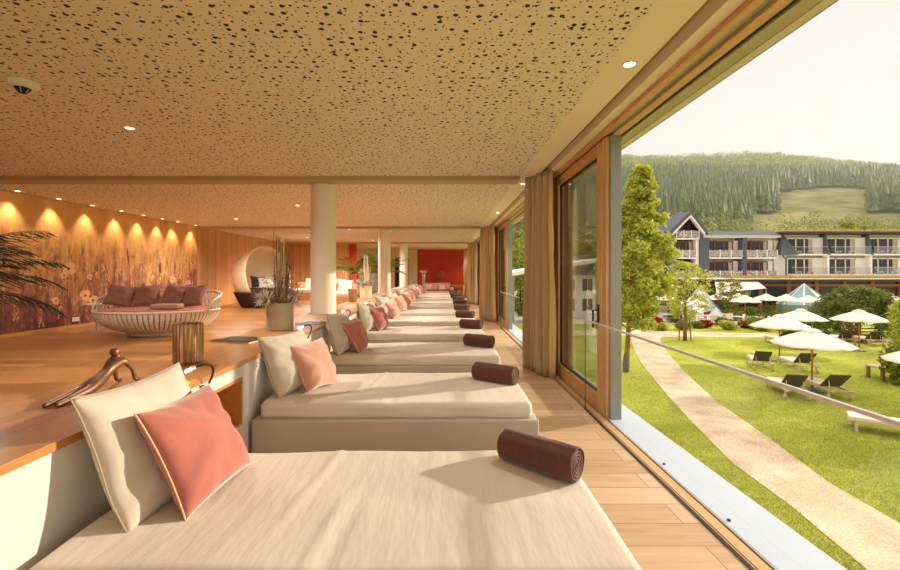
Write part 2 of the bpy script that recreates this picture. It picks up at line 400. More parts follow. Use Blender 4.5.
for i, y in enumerate((4.29, 9.2, 14.3, 19)):
    downlight(-3.1, y, 'round recessed downlight, %s in the row above the counter' % ords(i), 190 if y < 8 else 460, 160)
for i, y in enumerate((6.6,7.59,8.4,9.2,10.03,10.77,11.5,12.15,13.03)):
    downlight(-7.44, y, 'small wall washing downlight, %s from the left over the meadow picture' % ords(i), 46, 80, True, 'downlights over the meadow picture')
for (x, y) in ((-5.5,5.0),(-5.5,11.5),(-5.5,17.5),(-2.6,22.5)):
    downlight(x, y, 'round recessed downlight above the raised floor near %s' % {5.0:'the palm',11.5:'the meadow picture end',17.5:'the timber wall',22.5:'the end wall'}[y], 170 if y < 8 else 440, 160)
downlight(.9, 25.6, 'round recessed downlight washing the red end wall', 60, 90)
def detector(x, y, label):
    t = thing('smoke_detector', label, 'smoke detector', (x,y,CE))
    MB().lathe([(0,-.045),(.05,-.045),(.085,-.04),(.10,-.02),(.10,0)], 28).build('housing', M['white'], t, smooth=True)
    MB().lathe([(0,-.085),(.02,-.083),(.045,-.06),(.052,-.046)], 20).build('sensor_dome', M['black'], t, smooth=True)
    for k in range(6):
        a = k*PI/3; MB().tube([(.05*math.cos(a),.05*math.sin(a),-.046),(.03*math.cos(a),.03*math.sin(a),-.08)], .003, 5).build('cage_rib', M['white'], t)
detector(-3.16, 3.26, 'white smoke detector with dark sensor at the upper left of the ceiling')
detector(-2.9, 10.2, 'small smoke detector on the ceiling behind the first column')
detector(-2.3, 16.0, 'small smoke detector on the ceiling behind the second column')

# ---------------------------------------------------------------- columns
for i, y in enumerate((6.85, 13.9, 20.5)):
    t = thing('column', 'round cream column, %s from the front, rising from the counter' % ords(i), 'column', (-1.90,y,PF), kind='structure')
    MB().lathe([(.195,0),(.195,CE-PF)], 48).build('shaft', M['column'], t, smooth=True)
    MB().lathe([(.195,CT-PF+.001),(.205,CT-PF+.001),(.205,CT-PF+.012),(.195,CT-PF+.012)], 48).build('collar', M['column'], t, smooth=True)

# ---------------------------------------------------------------- counter with niches
PITCH = 1.87; NB = 11
ct = thing('long_counter', 'long white counter with honey oak top and timber niches behind the loungers', 'counter', (0,0,0))
CX0, CX1 = -2.12, -1.46; CY0, CY1 = .3, 22.4
top = MB()
ys = [CY0]
for y in (6.85,13.9,20.5): ys += [y-.2, y+.2]
ys.append(CY1)
for a, b in zip(ys[::2], ys[1::2]): top.box((CX0,a,CT-.035),(CX1+.012,b,CT))
for y in (6.85,13.9,20.5): top.box((CX0,y-.2,CT-.035),(-1.90-.197,y+.2,CT)); top.box((-1.90+.197,y-.2,CT-.035),(CX1+.012,y+.2,CT))
top.build('worktop', M['ctop'], ct, bevel=.002)
n0, n1 = .36, .70
niches = [(2.53+PITCH*i, 3.14+PITCH*i) for i in range(-1, NB)]
fp = MB(); y = CY0
fp.box((CX1-.02,CY0,0),(CX1,CY1,n0)); fp.box((CX1-.02,CY0,n1),(CX1,CY1,CT-.035))
for a, b in niches + [(CY1,CY1)]:
    if a > y+.01: fp.box((CX1-.02,y,n0),(CX1,a,n1))
    y = b
fp.build('front_panel', M['white'], ct)
MB().box((CX0,CY0,PF),(CX0+.02,CY1,CT-.035)).build('back_panel', M['white'], ct)
MB().box((CX0+.02,CY0,PF),(CX1-.02,CY0+.02,CT-.035)).build('end_panel', M['white'], ct)
for a, b in niches:
    k = MB(); d = CX1-.34
    k.box((d,a,n0),(CX1+.006,b,n0+.018)).box((d,a,n1-.018),(CX1+.006,b,n1)).box((d,a,n0+.018),(CX1+.006,a+.018,n1-.018)).box((d,b-.018,n0+.018),(CX1+.006,b,n1-.018)).box((d,a,n0),(d+.01,b,n1))
    k.build('niche_box', M['niche'], ct)
slab('wall_step', (-1.5,YB,-.2), (-1.48,CY0,PF), M['white'])

# ---------------------------------------------------------------- lounger beds
def rounded_box(a, b, r, n=5, sub=None, fx=None):
    """box with rounded edges as a dense grid, optional displacement"""
    mb = MB(); A = Vector(a); B = Vector(b); c = (A+B)/2; h = (B-A)/2
    N = sub or (24,14,4)
    def face(ax, sg):
        u, w = [(1,2),(2,0),(0,1)][ax]; nu, nw = N[u], N[w]; vs = []; fs = []
        def ticks(nn, hh):
            inner = [-hh+r+(2*hh-2*r)*i/nn for i in range(nn+1)]
            e = [-hh+r*(1-math.cos(PI/2*k/n)) if False else -hh + r*k/n for k in range(n)]
            return e+inner+[-x for x in reversed(e)]
        tu, tw = ticks(nu, h[u]), ticks(nw, h[w])
        for p in tu:
            for q in tw:
                P = [0,0,0]; P[ax] = sg*h[ax]; P[u] = p; P[w] = q
                core = [max(-h[i]+r, min(h[i]-r, P[i])) for i in range(3)]
                d = Vector(P)-Vector(core)
                if d.length > 1e-9: d = d.normalized()*r
                X = Vector(core)+d+c
                vs.append(fx(X) if fx else X)
        m = len(tw)
        for i in range(len(tu)-1):
            for j in range(m-1):
                q = (i*m+j, (i+1)*m+j, (i+1)*m+j+1, i*m+j+1)
                fs.append(q if sg > 0 else q[::-1])
        mb.add(vs, fs)
    for ax in range(3):
        for sg in (-1,1): face(ax, sg)
    return mb
def weld(o, d=.0008):
    import bmesh
    bm = bmesh.new(); bm.from_mesh(o.data); bmesh.ops.remove_doubles(bm, verts=bm.verts, dist=d); bmesh.ops.recalc_face_normals(bm, faces=bm.faces)
    bm.to_mesh(o.data); bm.free()
    for p in o.data.polygons: p.use_smooth = True
    return o
def mat_fx(P):
    x, y, z = P
    if z > .42:
        z += .006*math.sin(x*2.3+y*3)+.004*math.sin(x*7+1.3*math.sin(y*9))
        for cx, w, a in ((-.62,.02,.007),(-.42,.015,.006),(-.35,.02,-.006),(-.1,.02,.004)):
            z += a*math.exp(-((x-cx-.12*y)/w)**2)*(.5+.5*math.sin(y*4+cx*9))
    elif z > .35: y += .006*math.sin(x*9)*(1 if y < 0 else -1)
    return Vector((x, y, z))
def make_bed():
    t = thing('lounger_bed', '', 'lounger bed', (0,1.92,0), 0, 'lounger beds along the counter')
    o = weld(rounded_box((-1.44,-.55,.03),(.71,.55,.352),.018,3,(8,4,2)).build('base', M['bedb'], t))
    MB().box((-1.40,-.5,0),(.66,.5,.03)).build('plinth', M['dark'], t)
    mo = weld(rounded_box((-1.40,-.50,.33),(.675,.50,.47),.045,5,(90,40,3),mat_fx).build('mattress', M['bed'], t))
    s = MB()
    for z in (.356,): s.tube([(-1.39,-.503,z),(.65,-.503,z),(.678,-.47,z),(.678,.47,z),(.65,.503,z),(-1.39,.503,z)], .004, 6)
    s.build('seam_piping', M['bedb'], mo)
    s = MB().box((.705,-.53,.30),(.713,-.51,.352)); s.build('corner_clip', M['white'], o)
    return t
bed0 = make_bed(); beds = []
blabel = ['beige lounger bed nearest the camera, filling the bottom of the view'] + ['beige lounger bed on grey upholstered base, %s from the front' % ords(i) for i in range(1, NB)]
for i in range(NB):
    o = bed0 if i == 0 else dup(bed0, (0,1.92+PITCH*i,0)); o['label'] = blabel[i]; beds.append(o)

def cushion_mesh(w, h, t, seed=0, sag=0.0, n=22, pinch=.085):
    r = random.Random(seed); ph = [r.uniform(0,6) for _ in range(6)]
    mb = MB()
    def pt(u, v, sg):
        x = w/2*u*(1-pinch*(1-v*v)); y = h/2*v*(1-pinch*(1-u*u))
        e = max(0, (1-u**4))*max(0, (1-v**4)); th = t/2*e**.55*(1-.25*(u*u+v*v)*.5)
        wr = .009*math.sin(5*u+ph[0]+2*math.sin(3*v+ph[1]))*e + .006*math.sin(9*v+ph[2]+u*2)*e + .005*math.sin(13*(u+v)+ph[5]+3*math.sin(2*v))*e*abs(u)
        a = math.atan2(v, u); wr += .012*math.sin(a*11+ph[3]+math.sin(a*3))*(u*u+v*v)*e
        z = sg*(th+wr)
        z += .02*math.sin(2*u+ph[4])*v
        if v < -.35: z += sag*((-.35-v)/.65)**1.5
        return Vector((x, y, z))
    g = [-math.cos(PI*i/n) for i in range(n+1)]; g = [.5*a+.5*(-1+2*i/n) for i, a in enumerate(g)]
    for sg in (1,-1):
        vs = [pt(u,v,sg) for u in g for v in g]; m = n+1
        fs = [(i*m+j,(i+1)*m+j,(i+1)*m+j+1,i*m+j+1)[::sg] for i in range(n) for j in range(n)]
        mb.add(vs, fs)
    ring = [pt(u,-1,1) for u in g[:-1]]+[pt(1,v,1) for v in g[:-1]]+[pt(u,1,1) for u in reversed(g[1:])]+[pt(-1,v,1) for v in reversed(g[1:])]
    return mb, ring
def make_cushion(name, mat, pmat, w, h, t, seed, sag=0, zip_=True):
    root = thing(name, '', 'cushion')
    mb, ring = cushion_mesh(w, h, t, seed, sag)
    cv = weld(mb.build('cover', mat, root)); MB().tube(ring, .0036, 6, closed=True).build('piping', pmat, cv, smooth=True)
    if zip_:
        i = 3
        MB().tube([ring[k] + Vector((0,-.004,0)) for k in range(4, len(ring)//4-3)], .003, 5).build('zip', M['pipeg'], cv)
    return root
def orient(o, center, wdir, lean, roll=0):
    """width along wdir (plan), face normal turned up by lean; cushion stands leaning"""
    w = Vector(wdir).normalized(); nrm = w.cross(Vector((0,0,1)))        # for w=+y, nrm=+x
    nn = (nrm*math.cos(lean)+Vector((0,0,1))*math.sin(lean)).normalized(); hh = nn.cross(w).normalized()
    R = Matrix((w, hh, nn)).transposed()
    R = R @ Matrix.Rotation(roll, 3, 'Z')
    o.rotation_euler = R.to_euler(); o.location = center
protoB = [make_cushion('beige_cushion', M['pbeige'], M['pipeg'], .66, .56, .17, 3, .05), make_cushion('beige_cushion', M['pbeige'], M['pipeg'], .57, .51, .22, 11, .03)]
protoP = [make_cushion('pink_cushion', M['ppink'], M['pipe'], .53, .47, .17, 5), make_cushion('pink_cushion', M['ppink'], M['pipe'], .45, .43, .21, 9), make_cushion('pink_cushion', M['ppeach'], M['pipe'], .45, .43, .21, 15)]
used = set()
def use(p, *a):
    if id(p) in used: return dup(p)
    used.add(id(p)); return p
for i in range(NB):
    yc = 1.92+PITCH*i; rr = random.Random(100+i)
    b = use(protoB[0] if i == 0 else protoB[1])
    jig = 0 if i == 0 else rr.uniform(-.12,.12)
    if i == 0: orient(b, (-1.305, 1.97, .715), (0.06,1,0), math.radians(22), .02)
    else: orient(b, (-1.285+rr.uniform(-.01,.01), yc-.12+jig, .705), (.42 if i == 1 else .3+jig,1,0), math.radians(20+rr.uniform(-3,5)), rr.uniform(-.08,.04))
    b['label'] = 'beige linen cushion leaning on the counter at the %s lounger bed' % (ords(i) if i else 'nearest'); b['group'] = 'beige cushions on the loungers'
    p = use(protoP[0] if i == 0 else (protoP[1] if i in (2,3) else protoP[2]))
    if i == 0: orient(p, (-1.125, 2.0, .672), (.02,1,0), math.radians(30), -.02)
    else: orient(p, (-1.12+rr.uniform(-.02,.02), yc-.06+jig, .665), (.36 if i == 1 else .2+jig,1,0), math.radians(28+rr.uniform(-5,4)), rr.uniform(-.08,.1))
    p['label'] = '%s velvet cushion with cream piping on the %s lounger bed' % ('dusty pink' if i in (0,2,3) else 'peach', ords(i) if i else 'nearest'); p['group'] = 'pink cushions on the loungers'

def make_towel():
    t = thing('rolled_towel', '', 'towel', (0,0,0), 0, 'rolled brown towels')
    R = .083; L = .40
    b = MB(); n = 48
    def rr(q): return R*(1+.02*math.sin(3*q)+.015*math.sin(5*q+1)) 
    rings = []
    prof = [(-L/2+.025,.88),(-L/2,.89),(-L/2,.96),(-L/2+.008,1.0)]+[(-L/2+.02+(L-.04)*k/10, 1+.012*math.sin(k*1.9)) for k in range(1,10)]+[(L/2-.008,1.0),(L/2,.96),(L/2,.89),(L/2-.025,.88)]
    vs = []
    for x, k in prof:
        for j in range(n):
            q = 2*PI*j/n; r = rr(q)*k
            if abs(q-2.1) < .14: r *= .965
            vs.append((x, r*math.cos(q), R+r*math.sin(q)*.97))
    fs = [(i*n+j, i*n+(j+1)%n, (i+1)*n+(j+1)%n, (i+1)*n+j) for i in range(len(prof)-1) for j in range(n)]
    fs += [tuple(range(n-1,-1,-1)), tuple((len(prof)-1)*n+j for j in range(n))]
    b.add(vs, fs); o = ro = b.build('roll', M['towel'], t, smooth=True)
    for sx in (-1,1):
        b = MB(); vs = []; K = 110
        for k in range(K):
            q = k*.25; r = R*.90*(1-k/118)
            for x in (sx*(L/2-.03), sx*(L/2-.001+.004*math.sin(q))): vs.append((x, r*math.cos(q+2.2), R+r*.97*math.sin(q+2.2)))
        b.add(vs, [(2*k,2*k+1,2*k+3,2*k+2) for k in range(K-1)]); b.build('rolled_end', M['towel'], ro, smooth=True, solid=.010)
    return t
tw0 = make_towel()
for i in range(NB):
    t = tw0 if i == 0 else dup(tw0)
    rr = random.Random(i*3+1); j = 0 if i == 0 else rr.uniform(-.05,.05)
    t.location = (.475+j*.6, 2.17+PITCH*i+j-(0 if i == 0 else .1), .468); t.rotation_euler = (0,0,-.72+(0 if i == 0 else .2+rr.uniform(-.1,.12)))
    t['label'] = 'rolled dark brown towel on the foot of the %s lounger bed' % (ords(i) if i else 'nearest')

# reading lamps
def make_lamp():
    t = thing('reading_lamp', '', 'reading lamp', (0,0,0), 0, 'flexible reading lamps on the counter front')
    b = MB().lathe([(0,.0),(.03,0),(.03,.014),(.026,.018),(0,.018)], 20); b.v = [(z, x, y) for x,y,z in b.v]; b.build('wall_rosette', M['black'], t, smooth=True)
    pts = []
    for k in range(15):
        q = k/14; pts.append((.02+.07*math.sin(q*PI)*.9, -.12*q*q-.0, .0+.17*math.sin(q*PI*.62)*1.0))
    MB().tube(pts, .0065, 8).build('flexible_arm', M['black'], t, smooth=True)
    e = Vector(pts[-1]); d = (Vector(pts[-1])-Vector(pts[-2])).normalized()
    lh = MB().tube([e-d*.01, e+d*.035], .013, 12).build('lamp_head', M['steel'], t, smooth=True)
    b = MB(); c = e+d*.038
    b.lathe([(0,-.008),(.009,-.004),(.011,0),(.009,.004),(0,.008)], 12, tuple(c)); b.build('bulb', M['bulb'], lh, smooth=True)
    return t, c
lp0, lc = make_lamp()
for i in range(NB):
    t = lp0 if i == 0 else dup(lp0)
    loc = Vector((-1.46, 2.62+PITCH*i+(0 if i == 0 else .06), .745)); t.location = loc
    t['label'] = 'lit black gooseneck reading lamp beyond the %s lounger bed' % (ords(i) if i else 'nearest')
    if i < 6:
        L = bpy.data.lights.new('reading_glow', 'POINT'); L.energy = 1.6; L.color = (1,.8,.5); L.shadow_soft_size = .02
        o = bpy.data.objects.new('reading_glow', L); C.objects.link(o); o.location = loc+lc+Vector((0,-.03,0))

# ---------------------------------------------------------------- things on the counter
t = thing('ribbed_lantern', 'ribbed amber glass candle lantern on the counter near the front', 'lantern', (-1.81,3.08,CT), 0, 'ribbed glass lanterns on the counter')
def rib_glass():
    m = NT('smoked ribbed glass'); w = m.n('ShaderNodeTexNoise', {'Vector': m.coords(scale=(30,30,2)), 'Scale': 1.5, 'Detail': 4})
    m.base(m.ramp(w.outputs[0], [(.3, lin((84,58,40))), (.5, lin((170,124,84))), (.72, lin((232,200,156)))]), .18, .25, .6); return m.m
n = 72; b = MB(); R = .093; hh = .275
prof = [(.9,0),(1,.01),(1,hh-.006),(.95,hh),(.88,hh-.006),(.88,.02),(0,.02)]
vs = []
for k, z in prof:
    for j in range(n):
        q = 2*PI*j/n; r = R*k*(1+(.035 if j % 3 == 0 else -.02)*(k > .95)); vs.append((r*math.cos(q), r*math.sin(q), z))
b.add(vs, [(i*n+j, i*n+(j+1)%n, (i+1)*n+(j+1)%n, (i+1)*n+j) for i in range(len(prof)-1) for j in range(n)]); M['ribg'] = rib_glass()
b.build('ribbed_glass', M['ribg'], t, smooth=False)
MB().lathe([(0,.02),(.035,.02),(.035,.1),(0,.1)], 20).build('candle', M['white'], t, smooth=False)
dup(t, (-2.02,9.6,CT), label='ribbed amber glass candle lantern far along the counter past the first column')

def magazine(loc, rz, label, n=2, w=.21, l=.3, cols=((38,30,30),(60,46,40))):
    t = thing('magazine', label, 'magazine', loc, rz)
    z = 0
    MB().box((-w/2,-l/2,z),(w/2,l/2,z+.012)).build('pages', plain('paper edge', (214,200,180), .8), t)
    MB().box((-w/2-.001,-l/2-.001,z+.012),(w/2+.001,l/2+.001,z+.0155)).build('cover', plain('printed cover', cols[0], .35, 0, .5, vs=8), t)
    MB().box((-w/2+.01,-l/2+.01,z+.0155),(-w/2+.05,l/2-.06,z+.016)).build('cover_band', plain('cover band', cols[1], .4), t)
    return t
magazine((-1.90,4.06,CT), 1.35, 'dark covered magazine lying on the counter before the grey vase', w=.30, l=.40)
magazine((-1.62,5.35,CT), 1.3, 'dark magazine on the counter right of the grey vase', w=.24, l=.32, cols=((50,40,38),(190,170,150)))
magazine((-1.66,5.62,CT), 1.6, 'pale magazine behind the dark one by the first column', w=.22, l=.3, cols=((186,160,130),(120,90,70)))

# sculpture: reclining stretching figure
t = thing('figure_sculpture', 'bronze sculpture of an arched stretching figure on the counter', 'sculpture', (-1.835,2.06,CT))
def skin(name, parent, mat, nodes, edges, sub=2):
    me = bpy.data.meshes.new(name); me.from_pydata([n[:3] for n in nodes], edges, [])
    o = bpy.data.objects.new(name, me); C.objects.link(o); o.parent = parent; me.materials.append(mat)
    sk = o.modifiers.new('skin', 'SKIN'); sk.use_smooth_shade = True
    for i, nd in enumerate(nodes):
        r = nd[3]; me.skin_vertices[0].data[i].radius = (r, r) if not isinstance(r, tuple) else r
        me.skin_vertices[0].data[i].use_root = (i == 0)
    ss = o.modifiers.new('sub', 'SUBSURF'); ss.levels = sub; ss.render_levels = sub
    return o
nodes = [(0,.25,.042,.028),(0,.33,.085,.022),(0,.385,.125,.026),(0,.40,.152,.012),(0,.385,.176,.022),(0,.37,.196,.016),   # pelvis, waist, chest, neck, head
         (.022,.2,.032,.02),(.024,.1,.022,.013),(.024,.03,.014,.009),(.026,-.015,.010,.009),
         (-.022,.2,.032,.02),(-.024,.09,.024,.013),(-.02,.01,.016,.009),(-.018,-.03,.012,.009),
         (.04,.405,.128,.013),(.05,.455,.075,.009),(.05,.475,.014,.0075),(.05,.515,.008,.008),
         (-.04,.405,.128,.013),(-.05,.45,.07,.009),(-.05,.465,.014,.0075),(-.05,.505,.008,.008)]
nodes = [(a,b-.02,c*1.08,r*(1.0 if q == 5 else 1.5 if r < .012 else 1.4)) for q,(a,b,c,r) in enumerate(nodes)]
edges = [(0,1),(1,2),(2,3),(3,4),(4,5),(0,6),(6,7),(7,8),(8,9),(0,10),(10,11),(11,12),(12,13),(2,14),(14,15),(15,16),(16,17),(2,18),(18,19),(19,20),(20,21)]
skin('figure_body', t, M['bronze'], nodes, edges)

# flower arrangements
def blade(mb, base, tip, w, bend=.1, n=6, side=None):
    base = Vector(base); tip = Vector(tip); d = tip-base; s = side or Vector((0,0,1)).cross(d)
    if s.length < 1e-4: s = Vector((1,0,0))
    s = s.normalized(); up = s.cross(d).normalized(); vs = []; 
    for i in range(n+1):
        t = i/n; c = base+d*t+up*bend*math.sin(PI*t)*d.length; ww = w*(math.sin(PI*min(1,.12+t*.88))**.7 if t < 1 else 0.02)
        vs += [c-s*ww, c+s*ww]
    mb.add(vs, [(2*i,2*i+1,2*i+3,2*i+2) for i in range(n)])
def arrangement(loc, label, pale=False, s=1.0, seed=1):
    r = random.Random(seed)
    t = thing('vase_arrangement', label, 'vase', loc, 0)
    pot = M['concrete'] if not pale else plain('cream pot', (226,206,170), .5)
    MB().lathe([(.0,0),(.138,0),(.145,.01),(.145,.29),(.14,.3),(.128,.3),(.126,.26),(0,.26)], 40).build('pot', pot, t, smooth=False, bevel=0, autos=True)
    d1 = plain('dry stems', (120,84,54) if not pale else (240,224,190), .7, 0, .25); d2 = plain('silvery dried leaves', (196,190,176), .6, 0, .15); d3 = plain('straw grass', (186,160,112) if not pale else (246,232,200), .7, 0, .2)
    b = MB()
    for k in range(4): a = r.uniform(-.03,.03); b.tube([(a,.02*k-.03,.26),(a*.8,.02*k-.03,.6),(a,.01*k,.9+.15*r.random())], .006, 6)
    b.tube([(-.02,0,.26),(-.03,0,.85),(-.02,0,1.0),(.02,0,1.03),(.045,0,.98),(.05,0,.7),(.055,.0,.5),(.04,0,.27)], .01, 6)
    b.tube([(.0,.02,.26),(.01,.02,.7),(.03,.02,.82),(.06,.02,.8),(.075,.02,.6),(.065,.02,.27)], .009, 6)
    b.build('bent_canes', d3, t, smooth=True)
    b = MB()
    for (x0, x1, z1) in ((-.03,-.06,1.2),(.02,.10,1.0)):
        for k in range(7): blade(b, (x0+.006*k,0,.3), (x1+.008*k,r.uniform(-.03,.03),z1-.04*k), .007, .02)
    b.build('tall_grass_plume', d1, t)
    b = MB()
    for k in range(20):
        a = r.uniform(0,2*PI); q = r.uniform(.06,.26); z = r.uniform(.45,.7); p = (q*math.cos(a), q*math.sin(a), z); b.tube([(.3*p[0],.3*p[1],.27),(.6*p[0],.6*p[1],.27+(z-.27)*.6),p], .0025, 5)
        for j in range(9):
            c = Vector(p)+Vector((r.uniform(-.03,.03),r.uniform(-.03,.03),r.uniform(-.03,.03))); b.lathe([(0,-.008),(.007,0),(0,.008)], 5, tuple(c))
    b.build('dried_sprigs', d1, t)
    b = MB()
    for k in range(7):
        a0 = r.uniform(0,2*PI) if k > 2 else (PI, 1.4*PI, 0)[k]; c = Vector((.19*math.cos(a0), .19*math.sin(a0), .36))
        for j in range(30):
            v = Vector((r.gauss(0,1),r.gauss(0,1),r.gauss(0,1))).normalized(); blade(b, c, c+v*r.uniform(.08,.15), .008, .12, 4)
    b.build('silver_rosettes', d2, t)
    b = MB()
    for k in range(14):
        a = r.uniform(0,2*PI); v = Vector((math.cos(a),math.sin(a),r.uniform(.1,.9))).normalized(); blade(b, (v.x*.05,v.y*.05,.29), (v.x*.24,v.y*.24,.3+v.z*.18), .022, .15, 5)
    b.build('broad_leaves', plain('olive leaf', (132,112,48) if not pale else (214,200,150), .5, 0, .3), t)
    t.scale = (s,s,s)
    return t
arrangement((-1.83,4.85,CT), 'tall dried flower arrangement in a grey cylinder vase on the counter')
arrangement((-1.98,11.0,CT), 'pale dried arrangement in a cream vase far along the counter', True, 1.05, 4)

# palms
def palm(loc, label, n=16, L=1.1, h=.5, seed=3, potr=.2, cols=((34,44,26),(70,88,40)), dirs=None, droop=.5):
    r = random.Random(seed); t = thing('potted_palm', label, 'palm', loc)
    MB().lathe([(0,0),(potr*.8,0),(potr,.36),(potr*.92,.36),(potr*.9,.32),(0,.32)], 28).build('pot', plain('palm pot', (92,70,56), .5), t, smooth=True)
    MB().tube([(0,0,.3),(.01,0,.3+h*.5),(0,.01,.34+h)], [.04,.035,.03], 10).build('trunk', M['sculptwood'], t, smooth=True)
    lm = leafy('palm leaf', cols[0], cols[1], .25)
    for k in range(n):
        a = dirs[k] if dirs and k < len(dirs) else 2*PI*k/n+r.uniform(-.2,.2); el = r.uniform(.35,1.25); LL = L*r.uniform(.8,1.1); b = MB(); p = Vector((0,0,.34+h)); pts = [p.copy()]
        for i in range(14):
            e = el-droop*1.9*(i/13)**1.2; p = p+Vector((math.cos(a)*math.cos(e), math.sin(a)*math.cos(e), math.sin(e)))*LL/14; pts.append(p.copy())
        b.tube(pts, [.007*(1-i/17) for i in range(15)], 5)
        for i in range(2, 15):
            for q in (0,.33,.66):
                c = pts[i-1].lerp(pts[i], q); d = (pts[i]-pts[i-1]).normalized(); sd = d.cross(Vector((0,0,1))).normalized(); l = LL*.26*math.sin(PI*(.12+.85*(i+q)/16))
                for sg in (-1,1): blade(b, c, c+(sd*sg*.8+d*.65+Vector((0,0,-.45+.2*math.sin(i*7+q*9)))).normalized()*l, .006, .12, 3, side=d.cross(sd*sg))
        b.build('frond', lm, t)
    return t
palm((-5.75,4.65,PF), 'dark feathery palm reaching in at the left edge before the meadow picture', 14, 1.5, .45, 5, cols=((26,28,20),(52,58,34)), dirs=[0,.25,-.25,.5,-.5,.1,-.12,.8,-.8,1.3,-1.3,2,-2,3], droop=.6)
palm((-3.3,16.6,PF), 'green potted palm behind the cream vase', 15, 1.1, .75, 8, cols=((74,92,26),(146,150,48)))
palm((-2.45,17.6,PF), 'green potted palm right of the second column', 15, 1.1, .8, 12, cols=((74,92,26),(156,150,48)))

# ---------------------------------------------------------------- round daybed
DX, DY = -5.15, 7.85
t = thing('basket_daybed', 'wide oval pale wicker basket daybed in front of the meadow picture', 'daybed', (DX,DY,PF))
AX, AY = 1.03, .74
MB().lathe([(.36,0),(.38,.0),(.40,.03),(.38,.10),(.36,.10)], 48, sx=1.3, sy=1).build('foot_ring', M['wicker'], t, smooth=True)
def bowl(u):   # radius factor and height
    return (.42+.58*math.sin(u*PI/2)**.8, .08+.36*(1-math.cos(u*PI/2))**.85)
b = MB(); NR = 76
for k in range(NR):
    a = 2*PI*k/NR; da = 2*PI/NR*.36; vs = []
    for j in range(9):
        f, z = bowl(j/8)
        for s in (-1,1): vs.append((AX*f*math.cos(a+s*da), AY*f*math.sin(a+s*da), z))
    b.add(vs, [(2*j,2*j+1,2*j+3,2*j+2) for j in range(8)])
b.build('woven_straps', M['wicker'], t, solid=.014)
MB().lathe([(AX*bowl(j/8)[0]*.95, bowl(j/8)[1]-.01) for j in range(9)], 48, sy=AY/AX).build('inner_liner', plain('liner cloth', (190,166,138), .8), t, smooth=True)
MB().tube([(AX*math.cos(2*PI*k/60), AY*math.sin(2*PI*k/60), .445) for k in range(60)], .022, 8, closed=True).build('rim', M['wicker'], t, smooth=True)
b = MB(); nb = 34                                        # raised lattice back
def backp(q, v):
    a = PI*(-.10)+PI*1.2*q; hb = .33*math.sin(PI*min(1,max(0,q)))**.32 if 0 < q < 1 else 0
    return Vector((AX*(1+.03*v)*math.cos(a), AY*(1+.03*v)*math.sin(a), .445+hb*v))
b2 = MB().tube([backp(k/nb,1) for k in range(nb+1)], .02, 8); b2.build('back_rail', M['wicker'], t, smooth=True)
for k in range(2, nb-1):
    b.tube([backp(k/nb,0), backp((k+1)/nb,1)], .008, 5); b.tube([backp((k+1)/nb,0), backp(k/nb,1)], .008, 5)
b.build('back_lattice', M['wicker'], t)
MB().lathe([(0,.36),(.90,.36),(.95,.39),(.96,.44),(.92,.475),(.6,.49),(0,.492)], 60, sy=AY/AX).build('seat_cushion', M['terra'], t, smooth=True)
cm = make_cushion('mauve_cushion', M['mauve'], M['mauve'], .45, .41, .18, 21, 0, False); cm['group'] = 'mauve cushions on the basket daybed'
for k, (x, y, r, w) in enumerate(((-.76,-.02,-.2,(-.9,-.35)),(-.36,.1,.08,(-1,-.2)),(.10,.18,-.05,(-1,.1)),(.54,.08,.12,(-.95,.35)))):
    o = cm if k == 0 else dup(cm)
    orient(o, (DX+x, DY+y+.12, PF+.69), (-w[0]*1, -w[1], 0), math.radians(24), r)
    o['label'] = 'mauve linen cushion, %s from the left on the basket daybed' % ords(k)
t = thing('folded_towel', 'folded beige towel lying on the seat of the basket daybed', 'towel', (DX+.36,DY-.32,PF+.492), .05)
weld(rounded_box((-.23,-.12,0),(.23,.12,.085),.03,4,(8,4,2)).build('folded_cloth', fabric('taupe towel', (176,136,112), .1, 150, .8), t))
t = thing('side_table', 'thin topped small side table left of the basket daybed', 'side table', (-6.75,8.45,PF))
MB().lathe([(0,.5),(.2,.5),(.2,.515),(0,.515)], 32).build('tabletop', M['wicker'], t); MB().tube([(0,0,.01),(0,0,.5)], .015, 10).build('stem', M['alug'], t); MB().lathe([(0,0),(.14,0),(.14,.012),(0,.012)], 28).build('foot', M['alug'], t)

# ---------------------------------------------------------------- canopy pod
t = thing('canopy_pod', 'dark wicker pod daybed with domed cream canopy before the timber wall', 'daybed', (-5.95,14.5,PF))
R = 1.0; nrm = Vector((.93,-.36,.16)).normalized(); cz = .98
MB().lathe([(0,0),(.72,0),(.80,.1),(.95,.45),(.97,.5),(.9,.5),(.0,.45)], 56).build('wicker_base', M['dwicker'], t, smooth=True)
ax1 = nrm.cross(Vector((0,0,1))).normalized(); ax2 = ax1.cross(nrm).normalized()
b = MB(); nr, na = 20, 72; lim = math.radians(98); vs = []
for i in range(nr+1):
    th = lim*i/nr
    for k in range(na):
        ph = 2*PI*k/na; rr2 = R*(1+.012*(abs(math.sin(th*4.5))))
        d = -nrm*math.cos(th)+(ax1*math.cos(ph)+ax2*math.sin(ph))*math.sin(th); p = Vector((0,0,cz))+d*rr2; p.z = .0+p.z
        vs.append(Vector((p.x, p.y, max(p.z, .44))))
b.add(vs, [q for i in range(nr) for k in range(na) for q in [(i*na+k, i*na+(k+1)%na, (i+1)*na+(k+1)%na, (i+1)*na+k)] if max(vs[j].z for j in q) > .46])
b.build('canopy_cloth', M['shell'], t, smooth=True, solid=.01)
ring = [v for v in vs[nr*na:]]; i0 = [k for k in range(na) if ring[k].z > .45]
st = next(k for k in range(na) if ring[k].z > .45 and ring[k-1].z <= .45)
MB().tube([ring[(st+j)%na] for j in range(len(i0))], .028, 8).build('hoop', M['shell'], t, smooth=True)
MB().lathe([(0,.46),(.84,.46),(.88,.52),(.84,.6),(0,.62)], 48).build('seat_cushion', M['dwicker'], t, smooth=True)
